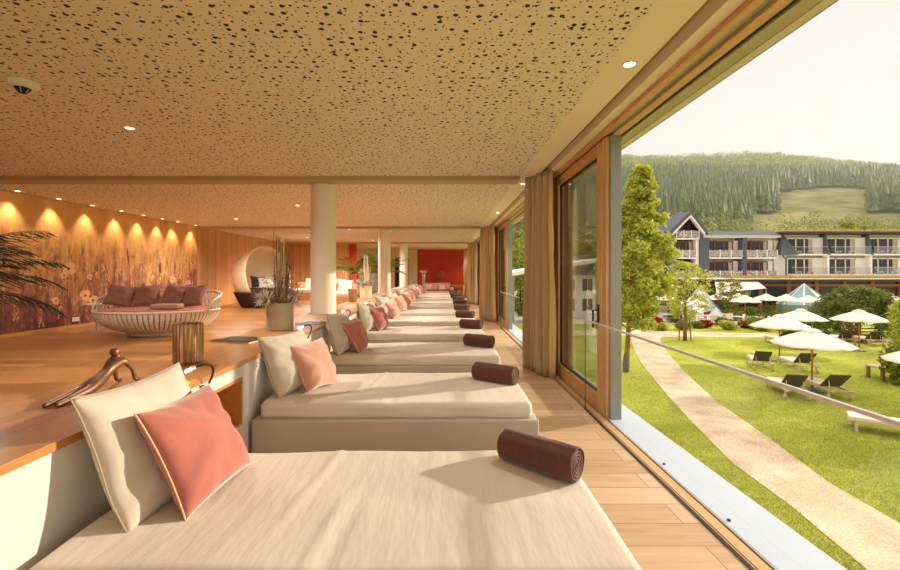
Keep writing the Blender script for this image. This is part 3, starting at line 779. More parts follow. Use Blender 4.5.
o = make_cushion('beige_cushion', M['pbeige'], M['pipeg'], .5, .42, .16, 31, 0, False); orient(o, (-5.75,14.1,PF+.79), (.8,.5,0), math.radians(35)); o['label'] = 'small pale cushion inside the canopy pod'
o = make_cushion('dark_cushion', M['dwicker'], M['dwicker'], .5, .42, .16, 33, 0, False); orient(o, (-6.2,14.55,PF+.82), (.75,.65,0), math.radians(30)); o['label'] = 'dark cushion at the back of the canopy pod'
L = bpy.data.lights.new('floor_glow', 'POINT'); L.energy = 14; L.color = (1,.7,.35); L.shadow_soft_size = .05
o = bpy.data.objects.new('floor_glow', L); C.objects.link(o); o.location = (-6.95,15.3,PF+.16)
t = thing('floor_lamp', 'small glowing floor uplight left of the canopy pod', 'lamp', (-6.95,15.45,PF)); MB().lathe([(0,0),(.07,0),(.07,.08),(.05,.09)], 20).build('housing', M['steel'], t); MB().lathe([(0,.088),(.05,.088)], 20).build('lens', M['lamp'], t)

# timber daybeds near the wall
def timber_bed(loc, w, d, label, n):
    t = thing('timber_daybed', label, 'daybed', loc)
    MB().box((-w/2,-d/2,.0),(w/2,d/2,.33)).build('timber_frame', M['framey'], t, bevel=.01)
    MB().box((-w/2,d/2-.08,.33),(w/2,d/2,.72)).build('headboard', M['framey'], t, bevel=.01)
    weld(rounded_box((-w/2+.03,-d/2+.03,.32),(w/2-.03,d/2-.1,.46),.04,4,(12,6,2)).build('mattress', M['bed'], t))
    return t
timber_bed((-5.1,17.9,PF), 2.1, 1.0, 'timber framed daybed with pale mattress beyond the canopy pod', 2)
timber_bed((-3.55,15.2,PF), .9, 1.3, 'small timber daybed with pale mattress left of the first column gap', 1)
for k, (x, y) in enumerate(((-5.5,18.1),(-4.95,18.1),(-4.4,18.1),(-3.55,15.6))):
    o = dup(protoB[1]); orient(o, (x, y, PF+.64), (1,.05*(k-1),0), math.radians(25)); o['group'] = 'cushions on the timber daybeds'
    o['label'] = 'pale cushion %s' % ['at the left of the far timber daybed','in the middle of the far timber daybed','at the right of the far timber daybed','on the small timber daybed'][k]
t = thing('rolled_blanket', 'rolled white blanket on the far timber daybed', 'blanket', (-5.0,17.6,PF+.54))
b = MB(); b.tube([(-.25,0,0),(-.24,0,0),(.24,0,0),(.25,0,0)], [.06,.08,.08,.06], 20); b.build('roll', M['sheer'], t, smooth=True)
t = thing('light_switch', 'white switch plate on the timber wall beside the red wall end', 'switch', (-4.75,20.5,1.55)); MB().box((-.04,-.01,-.08),(.04,0,.08)).build('plate', M['white'], t, bevel=.003); MB().box((-.025,-.015,-.06),(.025,-.01,-.005)).build('rocker', M['white'], t); MB().box((-.025,-.015,.005),(.025,-.01,.06)).build('rocker', M['white'], t)

# far end: sofa, sculpture, urn, ornament
t = thing('sofa', 'pale pink sofa with rolled arms against the red end wall', 'sofa', (-.42,25.35,0), 0)
weld(rounded_box((-.8,-.42,.12),(.8,.42,.4),.06,4,(10,4,2)).build('seat', fabric('blush cloth', (226,170,140), .08), t)); bl = fabric('rose sofa cloth', (220,160,136), .1)
weld(rounded_box((-.8,.28,.3),(.8,.46,.86),.06,4,(10,2,3)).build('backrest', bl, t))
for s in (-1,1): weld(rounded_box((s*.86-.1,-.42,.12),(s*.86+.1,.44,.62),.06,4,(2,4,3)).build('armrest', bl, t))
for sx in (-.7,.7):
    for sy in (-.35,.35): MB().box((sx-.03,sy-.03,0),(sx+.03,sy+.03,.14)).build('leg', M['dark'], t)
for k, x in enumerate((-1.0,-.62,-.22,.12)):
    o = dup(protoP[2] if k % 2 else protoB[1]); orient(o, (x+.1, 25.38, .62), (1,.1,0), math.radians(22)); o.scale = (.72,.72,.8); o['group'] = 'cushions on the sofa'; o['label'] = '%s cushion, %s from the left on the far sofa' % (['pale','pink'][k%2], ords(k))
t = thing('driftwood_sculpture', 'tall weathered wooden totem on a foot left of the far sofa', 'sculpture', (-1.12,23.6,0))
b = MB(); b.tube([(0,0,.03),(.02,0,.4),(-.02,0,.8),(.03,0,1.2),(-.01,0,1.45)], [.07,.09,.06,.08,.1], 10); b.build('totem_shaft', M['sculptwood'], t, smooth=True); MB().box((-.18,-.14,1.45),(.18,.14,1.58)).build('totem_head', M['sculptwood'], t, bevel=.03); MB().box((-.18,-.16,0),(.18,.16,.05)).build('foot', M['dark'], t)
t = thing('urn', 'dark red floor urn at the corner of the red end wall', 'urn', (-1.42,24.6,0)); MB().lathe([(0,0),(.12,0),(.2,.2),(.22,.42),(.14,.62),(.09,.68),(.12,.74),(.10,.74),(.07,.66),(0,.5)], 28).build('urn_body', plain('red glaze', (132,26,24), .25), t, smooth=True)
t = thing('wall_ornament', 'metal swirl ornament hanging on the red end wall', 'wall ornament', (-.2,26.44,1.35))
b = MB(); b.tube([(.22*math.cos(q*.3)*(1-q/60), 0, .22*math.sin(q*.3)*(1-q/60)) for q in range(42)], .016, 6); b.tube([(-.28,0,-.3),(0,0,.0),(.2,0,.34)], .014, 6); b.tube([(.0,0,-.36),(.02,0,.4)], .012, 6)
b.build('metal_swirl', plain('brass', (200,150,90), .3, .8), t, smooth=True); MB().box((-.04,0,-.04),(.04,.04,.04)).build('mount', M['dark'], t)
t = thing('armchair', 'brown tub armchair in the corner between sofa and curtain', 'armchair', (.78,25.3,0), -.4)
b = MB().lathe([(.36,.1),(.42,.72),(.34,.74),(.3,.4)], 24, a0=-.4, a1=PI+.4); b.build('shell_back', fabric('tan cloth', (170,104,60), .1), t, smooth=True, solid=.05)
MB().lathe([(0,.1),(.33,.1),(.35,.4),(.3,.44),(0,.45)], 24).build('seat', fabric('tan seat cloth', (180,112,68), .1), t, smooth=True)
MB().lathe([(0,0),(.2,0),(.2,.1),(0,.1)], 20).build('foot', M['dark'], t)

# ---------------------------------------------------------------- window bays
HT = CE-.07
def glazed(name, y0, y1, label, x=1.66, handle=None, kind_name='door'):
    t = thing(name, label, 'glass door', (x,y0,0), kind='structure'); L = y1-y0; st = .11; dx = .04
    MB().box((-dx,0,.0),(dx,st,HT)).build('stile', M['frame'], t, bevel=.005); MB().box((-dx,L-st,0),(dx,L,HT)).build('stile', M['frame'], t, bevel=.005)
    MB().box((-dx,st,0),(dx,L-st,.17)).build('bottom_rail', M['framey'], t, bevel=.005); MB().box((-dx,st,HT-.12),(dx,L-st,HT)).build('top_rail', M['framey'], t, bevel=.005)
    b = MB(); g = .02
    b.box((-.012,st,.17),(.02,st+g,HT-.12)).box((-.012,L-st-g,.17),(.02,L-st,HT-.12)).box((-.012,st+g,.17),(.02,L-st-g,.19)).box((-.012,st+g,HT-.14),(.02,L-st-g,HT-.12)); b.build('glazing_bead', M['dark'], t)
    p = MB().box((-.003,st+g,.19),(.003,L-st-g,HT-.14)).build('pane', M['glass'], t)
    hy = .055 if handle == 'near' else L-.055
    hb = MB(); hb.box((-dx-.014,hy-.016,.93),(-dx,hy+.016,1.12)); hp = hb.build('handle_plate', M['black'], t, bevel=.003)
    hb = MB(); hb.tube([(-dx-.01,hy,1.06),(-dx-.06,hy,1.06),(-dx-.06,hy+.0,.88)], .011, 8); hb.build('handle', M['black'], hp, smooth=True)
    for z in (.45, 1.4, 2.4): MB().lathe([(0,0),(.012,0),(.012,.006)], 8, (0,0,0)).build('latch_plate', M['steel'], t, loc=(dx-.02,-.004,z)).rotation_euler = (PI/2,0,0)
    return t
wn = 0
for k in range(4):
    o = 6.9*k; nm = ['nearest','second','third','farthest'][k]
    if 6.3+o < YE:
        glazed('door_%d' % (k+1), 4.5+o, 6.28+o, 'timber framed sliding glass door beside the %s curtain' % nm, handle='near')
    t = thing('window_post', 'grey metal post at the %s glass door' % nm, 'post', (1.705,4.36+o,0), kind='structure'); MB().box((-.055,-.05,-.01),(.055,.06,HT+.01)).build('post_profile', M['alug'], t, bevel=.004); MB().box((-.085,-.02,0),(-.055,.1,HT)).build('post_timber', M['frame'], t)
    t = thing('window_pillar', 'dark timber pillar behind the %s curtain' % nm, 'post', (1.64,6.28+o,0), kind='structure'); MB().box((-.12,0,0),(.22,.32,HT)).build('pillar_timber', wood('dark window timber', (128,82,48),(164,112,70),'z') if k == 0 else bpy.data.materials['dark window timber'], t)
    if k < 3:
        glazed('door_%d' % (k+5), 6.62+o, 8.8+o, 'timber framed sliding glass door behind the %s curtain' % nm, x=1.74, handle='far')
def balustrade(y0, y1, label, post=False):
    t = thing('glass_balustrade', label, 'balustrade', (1.505,y0,0)); L = y1-y0
    n = 1
    for k in range(n): MB().box((-.005,L*k/n+.004,.004),(.005,L*(k+1)/n-.004,.945)).build('glass_panel', M['glassb'], t)
    MB().box((-.011,0,.943),(.011,L,.96)).build('handrail', M['steel'], t, bevel=.003)
    MB().box((-.006,L-.008,.01),(.006,L-.002,.925)).build('polished_edge', glassy('glass edge', (.62,.78,.72), .6), t)
    MB().box((-.012,0,0.001),(.012,L,.006)).build('base_channel', M['dark'], t)
    if post:
        MB().box((-.02,-.035,0),(.02,0,1.0)).build('end_post', M['black'], t, bevel=.004)
        MB().tube([(-.02,-.02,1.12),(-.07,-.02,1.12),(-.07,-.02,.9)], .014, 8).build('handle', M['black'], t, smooth=True)
balustrade(-1.0, 4.64, 'frameless glass balustrade with steel rail across the nearest opening')
for k in range(3): 
    balustrade(8.2+6.9*k, 11.54+6.9*k, post=True, label='frameless glass balustrade across the %s opening' % ['second','third','farthest'][k])
def curtain(p0, p1, label, folds=7, amp=.085, sheer=False, top=CE-.005):
    t = tag(MB().build('tmp', M['curt']), '', '') if False else None
    b = MB(); p0 = Vector(p0+(0,)); p1 = Vector(p1+(0,)); d = p1-p0; nn = Vector((-d.y, d.x, 0)).normalized(); N = folds*10; Z = 26; r = random.Random(int(p0.y*10)); ph = r.uniform(0,6)
    vs = []
    for j in range(Z+1):
        z = .012+(top-.012)*j/Z; hk = j/Z
        for i in range(N+1):
            u = i/N; w = 2*PI*folds*u
            a = amp*(1-.25*hk)*(1+.4*math.sin(u*11+ph))
            dd = a*math.sin(w+.5*math.sin(hk*3+ph+u*7))+.01*math.sin(hk*9+i*.4)
            c = .5+(u-.5)*(1.0+.10*(1-hk)*math.cos(hk*2.0))
            c += .012*math.sin(2*w+hk*2)
            vs.append(p0+d*c+nn*dd+Vector((0,0,z)))
    b.add(vs, [(j*(N+1)+i, j*(N+1)+i+1, (j+1)*(N+1)+i+1, (j+1)*(N+1)+i) for j in range(Z) for i in range(N)])
    return tag(b.build('sheer_curtain' if sheer else 'curtain', M['sheer'] if sheer else M['curt'], smooth=True, solid=.004), label, 'curtain', None if sheer else 'ochre curtains')
curtain((1.27,6.62), (1.5,5.98), 'ochre floor length curtain bunched beside the nearest glass door', 6)
curtain((1.2,13.9), (1.5,12.9), 'ochre floor length curtain, second along the windows', 7)
curtain((1.15,21.0), (1.5,19.8), 'ochre floor length curtain, third along the windows', 7)
curtain((1.2,26.1), (1.5,25.4), 'ochre floor length curtain farthest away at the red wall', 6)
curtain((1.40,21.9), (1.5,21.2), 'white sheer curtain behind the third ochre curtain', 5, .03, True)

# ---------------------------------------------------------------- garden
def grass_mat():
    m = NT('lawn grass'); v = m.coords()
    n1 = m.noise(v, .35, 4, .6); n2 = m.noise(v, 7, 5, .7); n3 = m.noise(m.coords(scale=(60,18,1)), 1.0, 3, .7)
    t = m.math('ADD', m.math('MULTIPLY', n1, .35), m.math('ADD', m.math('MULTIPLY', n2, .35), m.math('MULTIPLY', n3, .3)))
    m.base(m.ramp(t, [(.3, lin((98,114,30))), (.5, lin((164,170,56))), (.7, lin((212,206,104)))]), .9, 0, .1)
    m.bump(m.math('ADD', m.math('MULTIPLY', n3, 1.0), n2), .8, .05); return m.m
M['grass'] = grass_mat()
def gravel_mat():
    m = NT('gravel'); v = m.coords(); n1 = m.noise(v, 1.2, 4); n2 = m.noise(v, 22, 4, .8)
    m.base(m.ramp(m.math('ADD', m.math('MULTIPLY', n1, .4), m.math('MULTIPLY', n2, .6)), [(.3, lin((138,116,90))), (.5, lin((206,182,150))), (.7, lin((244,226,196)))]), .95, 0, .1)
    m.bump(n2, .8, .03); return m.m
M['gravel'] = gravel_mat()
M['pave'] = plain('grey paving', (186,180,170), .85, 0, .1, vs=2, bump=.1)
struct(MB().quad((-60,-30,GZ),(160,-30,GZ),(160,150,GZ),(-60,150,GZ)).build('lawn', M['grass']), 'sunlit mown lawn of the hotel garden', 'lawn')
def G2(px, py): k = 4.5/(py-273); return ((px-444)*k, F*k)
lft = [(1010,690),(867,570),(790.6,506),(732,463),(696.6,427.4),(666,394),(643,366),(634,350),(630.5,338.5),(634,332)]
rgt = [(1130,690),(975,579),(900,524),(829,483),(768,437.6),(717,402),(684,371.5),(668,353),(661,343),(661,336)]
b = MB(); vs = []
for a, c in zip(lft, rgt):
    for p in (a, c): x, y = G2(*p); vs.append((x, y, GZ+.012))
b.add(vs, [(2*i,2*i+1,2*i+3,2*i+2) for i in range(len(lft)-1)]); struct(b.build('gravel_path', M['gravel']), 'curved gravel path across the lawn', 'path')
b = MB(); pts = [(560,331,336),(634,330,336),(661,331,337.5),(700,332.5,337),(760,333.5,338),(800,335,339.5),(900,338,343)]; vs = []
for (px, a, c) in pts:
    for q in (a, c): x, y = G2(px, q); vs.append((x, y, GZ+.016))
b.add(vs, [(2*i,2*i+1,2*i+3,2*i+2)[::-1] for i in range(len(pts)-1)]); struct(b.build('cross_path', M['gravel']), 'narrow pale path crossing the far lawn', 'path')
struct(MB().quad((6,38,GZ+.02),(46,38,GZ+.02),(62,58,GZ+.02),(6,58,GZ+.02)).build('terrace_paving', M['pave']), 'paved restaurant terrace before the hotel', 'terrace')

_r = np.random.default_rng(77); _n = 90000; _y = 6+13*_r.random(_n)**1.5; _px = _r.uniform(600,905,_n); _x = (_px-444)*_y/F
_ok = np.ones(_n, bool)
_ly = [G2(*p) for p in lft]; _ry = [G2(*p) for p in rgt]
_lx = np.interp(_y, [p[1] for p in _ly], [p[0] for p in _ly]); _rx = np.interp(_y, [p[1] for p in _ry], [p[0] for p in _ry]); _e = _r.normal(0,.035,_n)
_ok = (_x < _lx+_e) | (_x > _rx+_e); _x = _x[_ok]; _y = _y[_ok]; _n = len(_x)
_a = _r.uniform(0, PI, _n); _h = _r.uniform(.02,.055,_n); _w = .006; _t = _r.normal(0,.02,(_n,2))
_P = np.zeros((_n,4,3)); _P[:,0] = np.stack([_x-np.cos(_a)*_w, _y-np.sin(_a)*_w, np.full(_n,GZ)],1); _P[:,1] = np.stack([_x+np.cos(_a)*_w, _y+np.sin(_a)*_w, np.full(_n,GZ)],1)
_P[:,2] = np.stack([_x+_t[:,0]+.002, _y+_t[:,1], GZ+_h],1); _P[:,3] = np.stack([_x+_t[:,0]-.002, _y+_t[:,1], GZ+_h],1); GRASS = _P.reshape(-1,3)
# leaves clouds
def leaves(centers, normals_up, size, seed, flat=.0):
    r = np.random.default_rng(seed); n = len(centers); a = r.normal(size=(n,3)); a[:,2] += flat; a /= np.linalg.norm(a,axis=1)[:,None]
    u = np.cross(a, r.normal(size=(n,3))); u /= np.linalg.norm(u,axis=1)[:,None]; w = np.cross(a, u); s = (size*r.uniform(.6,1.3,n))[:,None]
    P = np.stack([centers-u*s, centers-w*s*.5+u*s*.1, centers+u*s, centers+w*s*.5+u*s*.1], 1)
    return P.reshape(-1,3)
def leafmesh(name, mat, parent, pts4):
    n = len(pts4)//4; me = bpy.data.meshes.new(name); me.vertices.add(len(pts4)); me.vertices.foreach_set('co', pts4.astype(np.float32).ravel())
    me.loops.add(4*n); me.loops.foreach_set('vertex_index', np.arange(4*n, dtype=np.int32)); me.polygons.add(n); me.polygons.foreach_set('loop_start', np.arange(0,4*n,4,dtype=np.int32))
    me.update(calc_edges=True); me.validate(); me.materials.append(mat); o = bpy.data.objects.new(name, me); C.objects.link(o); o.parent = parent; return o
def blob(n, c, rad, seed, shell=.6):
    r = np.random.default_rng(seed); d = r.normal(size=(n,3)); d /= np.linalg.norm(d,axis=1)[:,None]; q = (shell+(1-shell)*r.random(n))[:,None]
    return np.array(c)+d*q*np.array(rad)
o = leafmesh('grass_blades', leafy('grass blade', (118,134,40), (212,206,104), .3), None, GRASS); tag(o, 'short grass blades on the near lawn beside the gravel path', 'grass', kind='stuff')
M['leaf1'] = leafy('lime tree leaves', (138,150,42), (222,222,108), .4)
M['leaf2'] = leafy('shrub leaves', (90,106,34), (170,172,70), .4)
M['leaf3'] = leafy('dark weeping leaves', (80,96,42), (158,164,84), .35)
M['leaf4'] = leafy('hill leaves', (96,110,46), (150,156,84), .2)
M['yel'] = leafy('yellow blossoms', (206,160,20), (250,214,60), .3)
M['redf'] = leafy('red flowers', (140,30,20), (206,60,50), .3)
def tree(loc, hgt, crown_w, trunk_h, label, seed, nleaf, size, mat, shape='cone', cat='tree', name='tree', group=None, lean=0):
    t = thing(name, label, cat, loc, group=group); r = random.Random(seed)
    tr = MB(); tr.tube([(0,0,-.02),(lean*.3,0,hgt*.4),(lean,0,hgt*.93)], [crown_w*.032+.03, crown_w*.022+.02, .015], 8); 
    cs = []
    nb = 60 if nleaf > 4000 else 26
    for k in range(nb):
        f = (k+.5)/nb; z = trunk_h+(hgt-trunk_h)*f
        if shape == 'cone': R = crown_w/2*(math.sin(PI*min(1,(f*.93+.07)))**.6)*(1-.62*f)*1.25
        elif shape == 'round': R = crown_w/2*math.sqrt(max(.02,1-(2*f-1)**2))
        else: R = crown_w/2*(1-f)**.5
        a = k*2.4+r.uniform(-.4,.4); q = R*r.uniform(.55,.95)
        c = (lean*z/hgt+q*math.cos(a), q*math.sin(a), z+r.uniform(-.1,.1)); bs = max(.12*crown_w, .25*R+.06*crown_w)
        cs.append(blob(nleaf//nb, c, (bs*1.15,bs*1.15,bs*.8), seed*100+k, .2))
        tr.tube([(lean*z/hgt,0,max(trunk_h*.8,z-.4*R)), c], [.02+.004*crown_w,.008], 5)
    tr.build('trunk', M['sculptwood'], t, smooth=True)
    P = np.concatenate(cs); leafmesh('foliage', mat, t, leaves(P, 0, size, seed, .4))
    return t
t = tree(gp(626,22), 9.3, 3.0, 2.1, 'tall young bright green tree beside the window post', 1, 19000, .11, M['leaf1'], 'cone', lean=.7)
MB().lathe([(.13,0),(.15,.35),(.1,.8)], 16).build('watering_bag', plain('grey bag', (96,98,92), .7), t, smooth=True)
t = tree(gp(685,15), 5.2, 3.1, 1.5, 'small young tree with stakes on the far lawn', 2, 3400, .09, M['leaf1'], 'round')
for sx in (-.4,.4): MB().tube([(sx,0,0),(sx*.8,0,1.5)], .04, 6).build('stake', M['sculptwood'], t)
tree(gp(731,10.2), 3.9, 2.6, 1.0, 'small airy tree on the terrace left of the parasols', 3, 1800, .1, M['leaf2'], 'round')
for (x, y, hh, w_) in ((29,20.5,8.2,'nearest the lawn'),(37,26.5,8.6,'behind the nearest one')):
    tree((x,y,GZ), hh, 5.5, 2.2, 'broad garden tree right of the lawn, %s, casting shade across the grass' % w_, int(x), 1700, .17, M['leaf2'], 'round', group='shade trees right of the lawn')
# weeping mound
t = thing('weeping_tree', 'dark green dome shaped weeping tree behind the parasols', 'tree', gp(857,14.2))
cs = []; r = np.random.default_rng(5)
for k in range(240):
    a = r.uniform(0,2*PI); R = 2.85*math.sqrt(r.random()); z = 3.6*math.sqrt(max(0,1-(R/3.0)**2)); drop = r.uniform(.1,1.0) 
    c = np.array((R*math.cos(a), R*math.sin(a), max(.15,z-drop*.8))); n = 90
    p = c+np.stack([r.normal(0,.11,n), r.normal(0,.11,n), r.uniform(-.65,.25,n)],1); cs.append(p)
P = np.concatenate(cs); P[:,2] = np.maximum(P[:,2], .05); leafmesh('foliage', M['leaf3'], t, leaves(P, 0, .095, 6)); MB().tube([(0,0,-.02),(.1,0,1.4),(0,.1,2.6)], [.2,.15,.08], 10).build('trunk', M['sculptwood'], t, smooth=True)
t = thing('garden_bench', 'long red brown bench under the weeping tree', 'bench', gp(862,15.2), 0)
for z in (.42,.6,.8): MB().box((-1.2,-.03 if z > .5 else -.3,z),(1.2,.03,z+.07 if z > .5 else z+.04)).build('bench_board', plain('red brown board', (110,60,44), .6), t)
for x in (-1,0,1): MB().box((x-.04,-.28,0),(x+.04,.03,.42)).build('leg', M['dark'], t)

# bushes
def bush(loc, rad, label, seed, n=900, size=.07, mat='leaf2', hh=None):
    t = thing('bush', label, 'bush', loc); P = []
    k = 7; r = random.Random(seed); hh = hh or rad*.9
    for i in range(k): 
        a = i*2.4; q = rad*.55*(i/k); P.append(blob(n//k, (q*math.cos(a), q*math.sin(a), hh*.5+r.uniform(-.1,.1)*hh), (rad*.55,rad*.55,hh*.5), seed*10+i, .5))
    P = np.concatenate(P); P[:,2] = np.maximum(P[:,2], .03); leafmesh('foliage', M[mat], t, leaves(P, 0, size, seed)); MB().tube([(0,0,0),(0,0,hh*.5)], .03, 6).build('stem', M['sculptwood'], t); return t
bush(gp(908,25), .9, 'leafy bush at the right edge of the lawn', 21, 3600, .09, 'leaf2', 1.6)
tree(gp(922,21), 3.6, 2.4, .5, 'light green tree at the right edge behind the bush', 22, 6000, .1, M['leaf1'], 'round')
bl = [(755,12.5,1.2,'leaf2','left of the yellow blossoms'),(784,12.8,.8,'yel','of yellow blossoms before the glass pyramid'),(733,10.6,1.2,'leaf2','under the terrace tree'),(712,10.5,1.0,'redf','with red flowers beside the big glass pyramid'),(676,11,1.2,'leaf2','behind the staked young tree'),(655,11.5,.9,'redf','with red flowers at the terrace left end'),
      (798,11,1.3,'leaf2','behind the yellow blossoms'),(770,10,1.6,'leaf2','at the orangery front'),(827,12,1.2,'leaf2','left of the weeping tree'),(640,12,1.3,'leaf2','at the far left of the terrace'),(900,13.5,1.8,'leaf1','right of the weeping tree'),(722,11.6,.8,'leaf2','at the lawn edge of the terrace'),(745,12.2,.6,'redf','with red flowers under a parasol'),(697,12.3,.6,'leaf2','at the foot of the glass pyramid'),(765,11.4,.6,'redf','with red flowers before the orangery')]
bl += [(px, sq, rd, m_, w_) for px, sq, rd, m_, w_ in ((683,12.6,.7,'leaf2','low beside the staked tree'),(705,12.2,.7,'redf','with red flowers behind the terrace edge'),(728,12.6,.8,'leaf1','low and light at the terrace edge'),(750,10.1,1.3,'leaf2','between two terrace parasols'),(762,12.9,.7,'leaf1','light one left of the yellow blossoms'),(775,12.3,.8,'leaf2','behind the pale garden lounger'),(792,13.4,.9,'leaf1','light one right of the yellow blossoms'),(812,12.4,1.0,'leaf2','between the yellow blossoms and the weeping tree'),(661,12.8,.7,'leaf1','light one left of the staked tree'),(741,9.9,1.2,'leaf2','under the white awning'))]
for i, (px, s, rad, mt, w) in enumerate(bl): bush(gp(px,s), rad, ('flowering bush ' if mt in ('yel','redf') else 'green bush ')+w, 40+i, 1100, .09, mt)

# parasols
M['canvas'] = fabric('ecru canvas', (240,226,206), .04, 60, .2)
nt = M['canvas'].node_tree
M['pwood'] = wood('parasol timber', (176,108,60), (206,140,86), 'z')
def make_parasol(W=2.65, rim=1.78, topz=2.34):
    t = thing('parasol', '', 'parasol', group='ecru garden parasols'); n = 8
    def canopy(r0, r1, z0, z1, K=6):
        b = MB(); vs = []
        for j in range(K+1):
            f = j/K; r = r0+(r1-r0)*f; z = z0+(z1-z0)*f
            for i in range(n*4):
                q = i/4; a = 2*PI*q/n; edge = abs((q % 1)-.5)*2; rr = r*(math.cos(PI/n)/math.cos(((q%1)-.5)*2*PI/n)) ; sag = .05*(1-edge**2)*f
                vs.append((rr*math.cos(a), rr*math.sin(a), z-sag+ .03*math.sin(PI*f)))
        N = n*4; b.add(vs, [(j*N+i, j*N+(i+1)%N, (j+1)*N+(i+1)%N, (j+1)*N+i) for j in range(K) for i in range(N)]); return b
    canopy(.16, W/2, topz-.05, rim).build('canopy', M['canvas'], t, solid=.01, smooth=True); canopy(.01,.3,topz+.05,topz-.06,3).build('vent_cap', M['canvas'], t, solid=.01, smooth=True)
    MB().tube([(0,0,.03),(0,0,topz+.02)], .035, 10).build('pole', M['pwood'], t, smooth=True); MB().lathe([(0,topz+.03),(.04,topz+.05),(.03,topz+.11),(0,topz+.13)], 10).build('finial', M['pwood'], t, smooth=True)
    for k in range(8):
        a = 2*PI*k/8; MB().tube([(.05*math.cos(a),.05*math.sin(a),topz-.08),((W/2-.05)*math.cos(a),(W/2-.05)*math.sin(a),rim-.02)], .012, 5).build('rib', M['pwood'], t)
    MB().lathe([(0,0),(.32,0),(.32,.05),(.06,.09),(.06,.2),(0,.2)], 20).build('foot', M['alug'], t); return t
pz = make_parasol()
par = [(812,26.2,1,'nearest large parasol over the two front garden loungers'),(779.5,19.6,1,'second parasol over the middle pair of garden loungers'),(801,16.9,1,'parasol behind the middle pair at the yellow blossoms'),(859,17.3,1,'parasol in front of the dark weeping tree'),(745,10.6,1,'terrace parasol below the mid hotel balconies, left one'),(766,9.9,1,'terrace parasol beside the yellow blossoms'),(808,10.7,1,'terrace parasol left of the weeping tree, nearer one'),(827,10.5,1,'terrace parasol left of the weeping tree, farther one'),(786,10.2,1,'far terrace parasol before the glass pyramid'),(894,11,1,'parasol right of the weeping tree'),(941,33,1,'parasol cut by the right edge, nearest the window'),(692,11.6,1,'terrace parasol behind the staked young tree'),(738,9.7,1,'far terrace parasol under the awning'),(664,9.8,1,'terrace parasol left of the staked young tree'),(718,9.7,1,'far terrace parasol beside the big glass pyramid'),(640,9.4,1,'terrace parasol at the left end')]
for i, (px, s, q, lb) in enumerate(par):
    o = pz if i == 0 else dup(pz); o.location = gp(px, s, GZ+(.02 if s < 11.5 else 0)); o.rotation_euler = (0,0,.3*i); o['label'] = 'ecru '+lb
# loungers
M['teak'] = wood('weathered teak', (190,160,130), (220,196,166), 'y'); M['sling'] = fabric('olive sling cloth', (84,80,60), .15, 80, .4)
def make_lounger():
    t = thing('garden_lounger', '', 'sun lounger', group='garden sun loungers')
    for s in (-1,1):
        MB().box((s*.33-.03,-1.0,.30),(s*.33+.03,1.0,.36)).build('side_rail', M['teak'], t, bevel=.006)
        MB().box((s*.33-.025,.78,0),(s*.33+.025,.85,.3)).build('leg', M['teak'], t); MB().box((s*.33-.025,-.82,.08),(s*.33+.025,-.75,.3)).build('leg', M['teak'], t)
        b = MB().lathe([(0,-.02),(.09,-.02),(.09,.02),(0,.02)], 18); b.v = [(z+s*.37, x-.78, y+.09) for x,y,z in b.v]; b.build('wheel', M['teak'], t)
    MB().box((-.3,-.3,.345),(.3,.98,.37)).build('seat_slats', M['teak'], t)
    rot = Matrix.Translation((0,-.3,.36)) @ Matrix.Rotation(math.radians(-42), 4, 'X')
    MB().box((-.32,-.78,0),(.32,0,.05), rot).build('backrest', M['sling'], t, bevel=.01)
    MB().box((-.3,-.28,.37),(.3,.96,.42)).build('seat_pad', M['canvas'], t, bevel=.015)
    MB().tube([(-.36,-.88,.34),(.36,-.88,.34)], .018, 8).build('end_rail', M['teak'], t)
    
    for q in (-.26,.26): MB().tube([(q,-.72,.33),(q,-.66,.66)], .015, 6).build('back_prop', M['teak'], t)
    return t
gl = make_lounger()
for i, (px, py, rz, lb) in enumerate(((803,400,-.3,'left one of the front pair under the nearest parasol'),(843,400,-.18,'right one of the front pair under the nearest parasol'),(771,371,-.42,'left one of the middle pair'),(811,373,-.2,'right one of the middle pair'),(925,446,.9,'cut off by the right edge'),(789,346,-.1,'pale one behind the middle pair'),(826,347,-.15,'behind the nearest parasol canopy'),(852,345,-.3,'left one before the weeping tree'),(879,346,-.2,'right one before the weeping tree'))):
    s = (py-273)/4.5; o = gl if i == 0 else dup(gl); x, y, z = gp(px, s); o.location = (x, y+.75, z); o.rotation_euler = (0,0,rz); o['label'] = 'teak garden lounger with olive backrest, '+lb
t = thing('garden_table', 'low timber garden table at the right edge of the lawn', 'table', gp(889,23.5), .1)
MB().box((-.75,-.35,.5),(.75,.35,.56)).build('tabletop', M['teak'], t)
for sx in (-.65,.65):
    for sy in (-.28,.28): MB().box((sx-.05,sy-.05,0),(sx+.05,sy+.05,.5)).build('leg', M['sculptwood'], t)
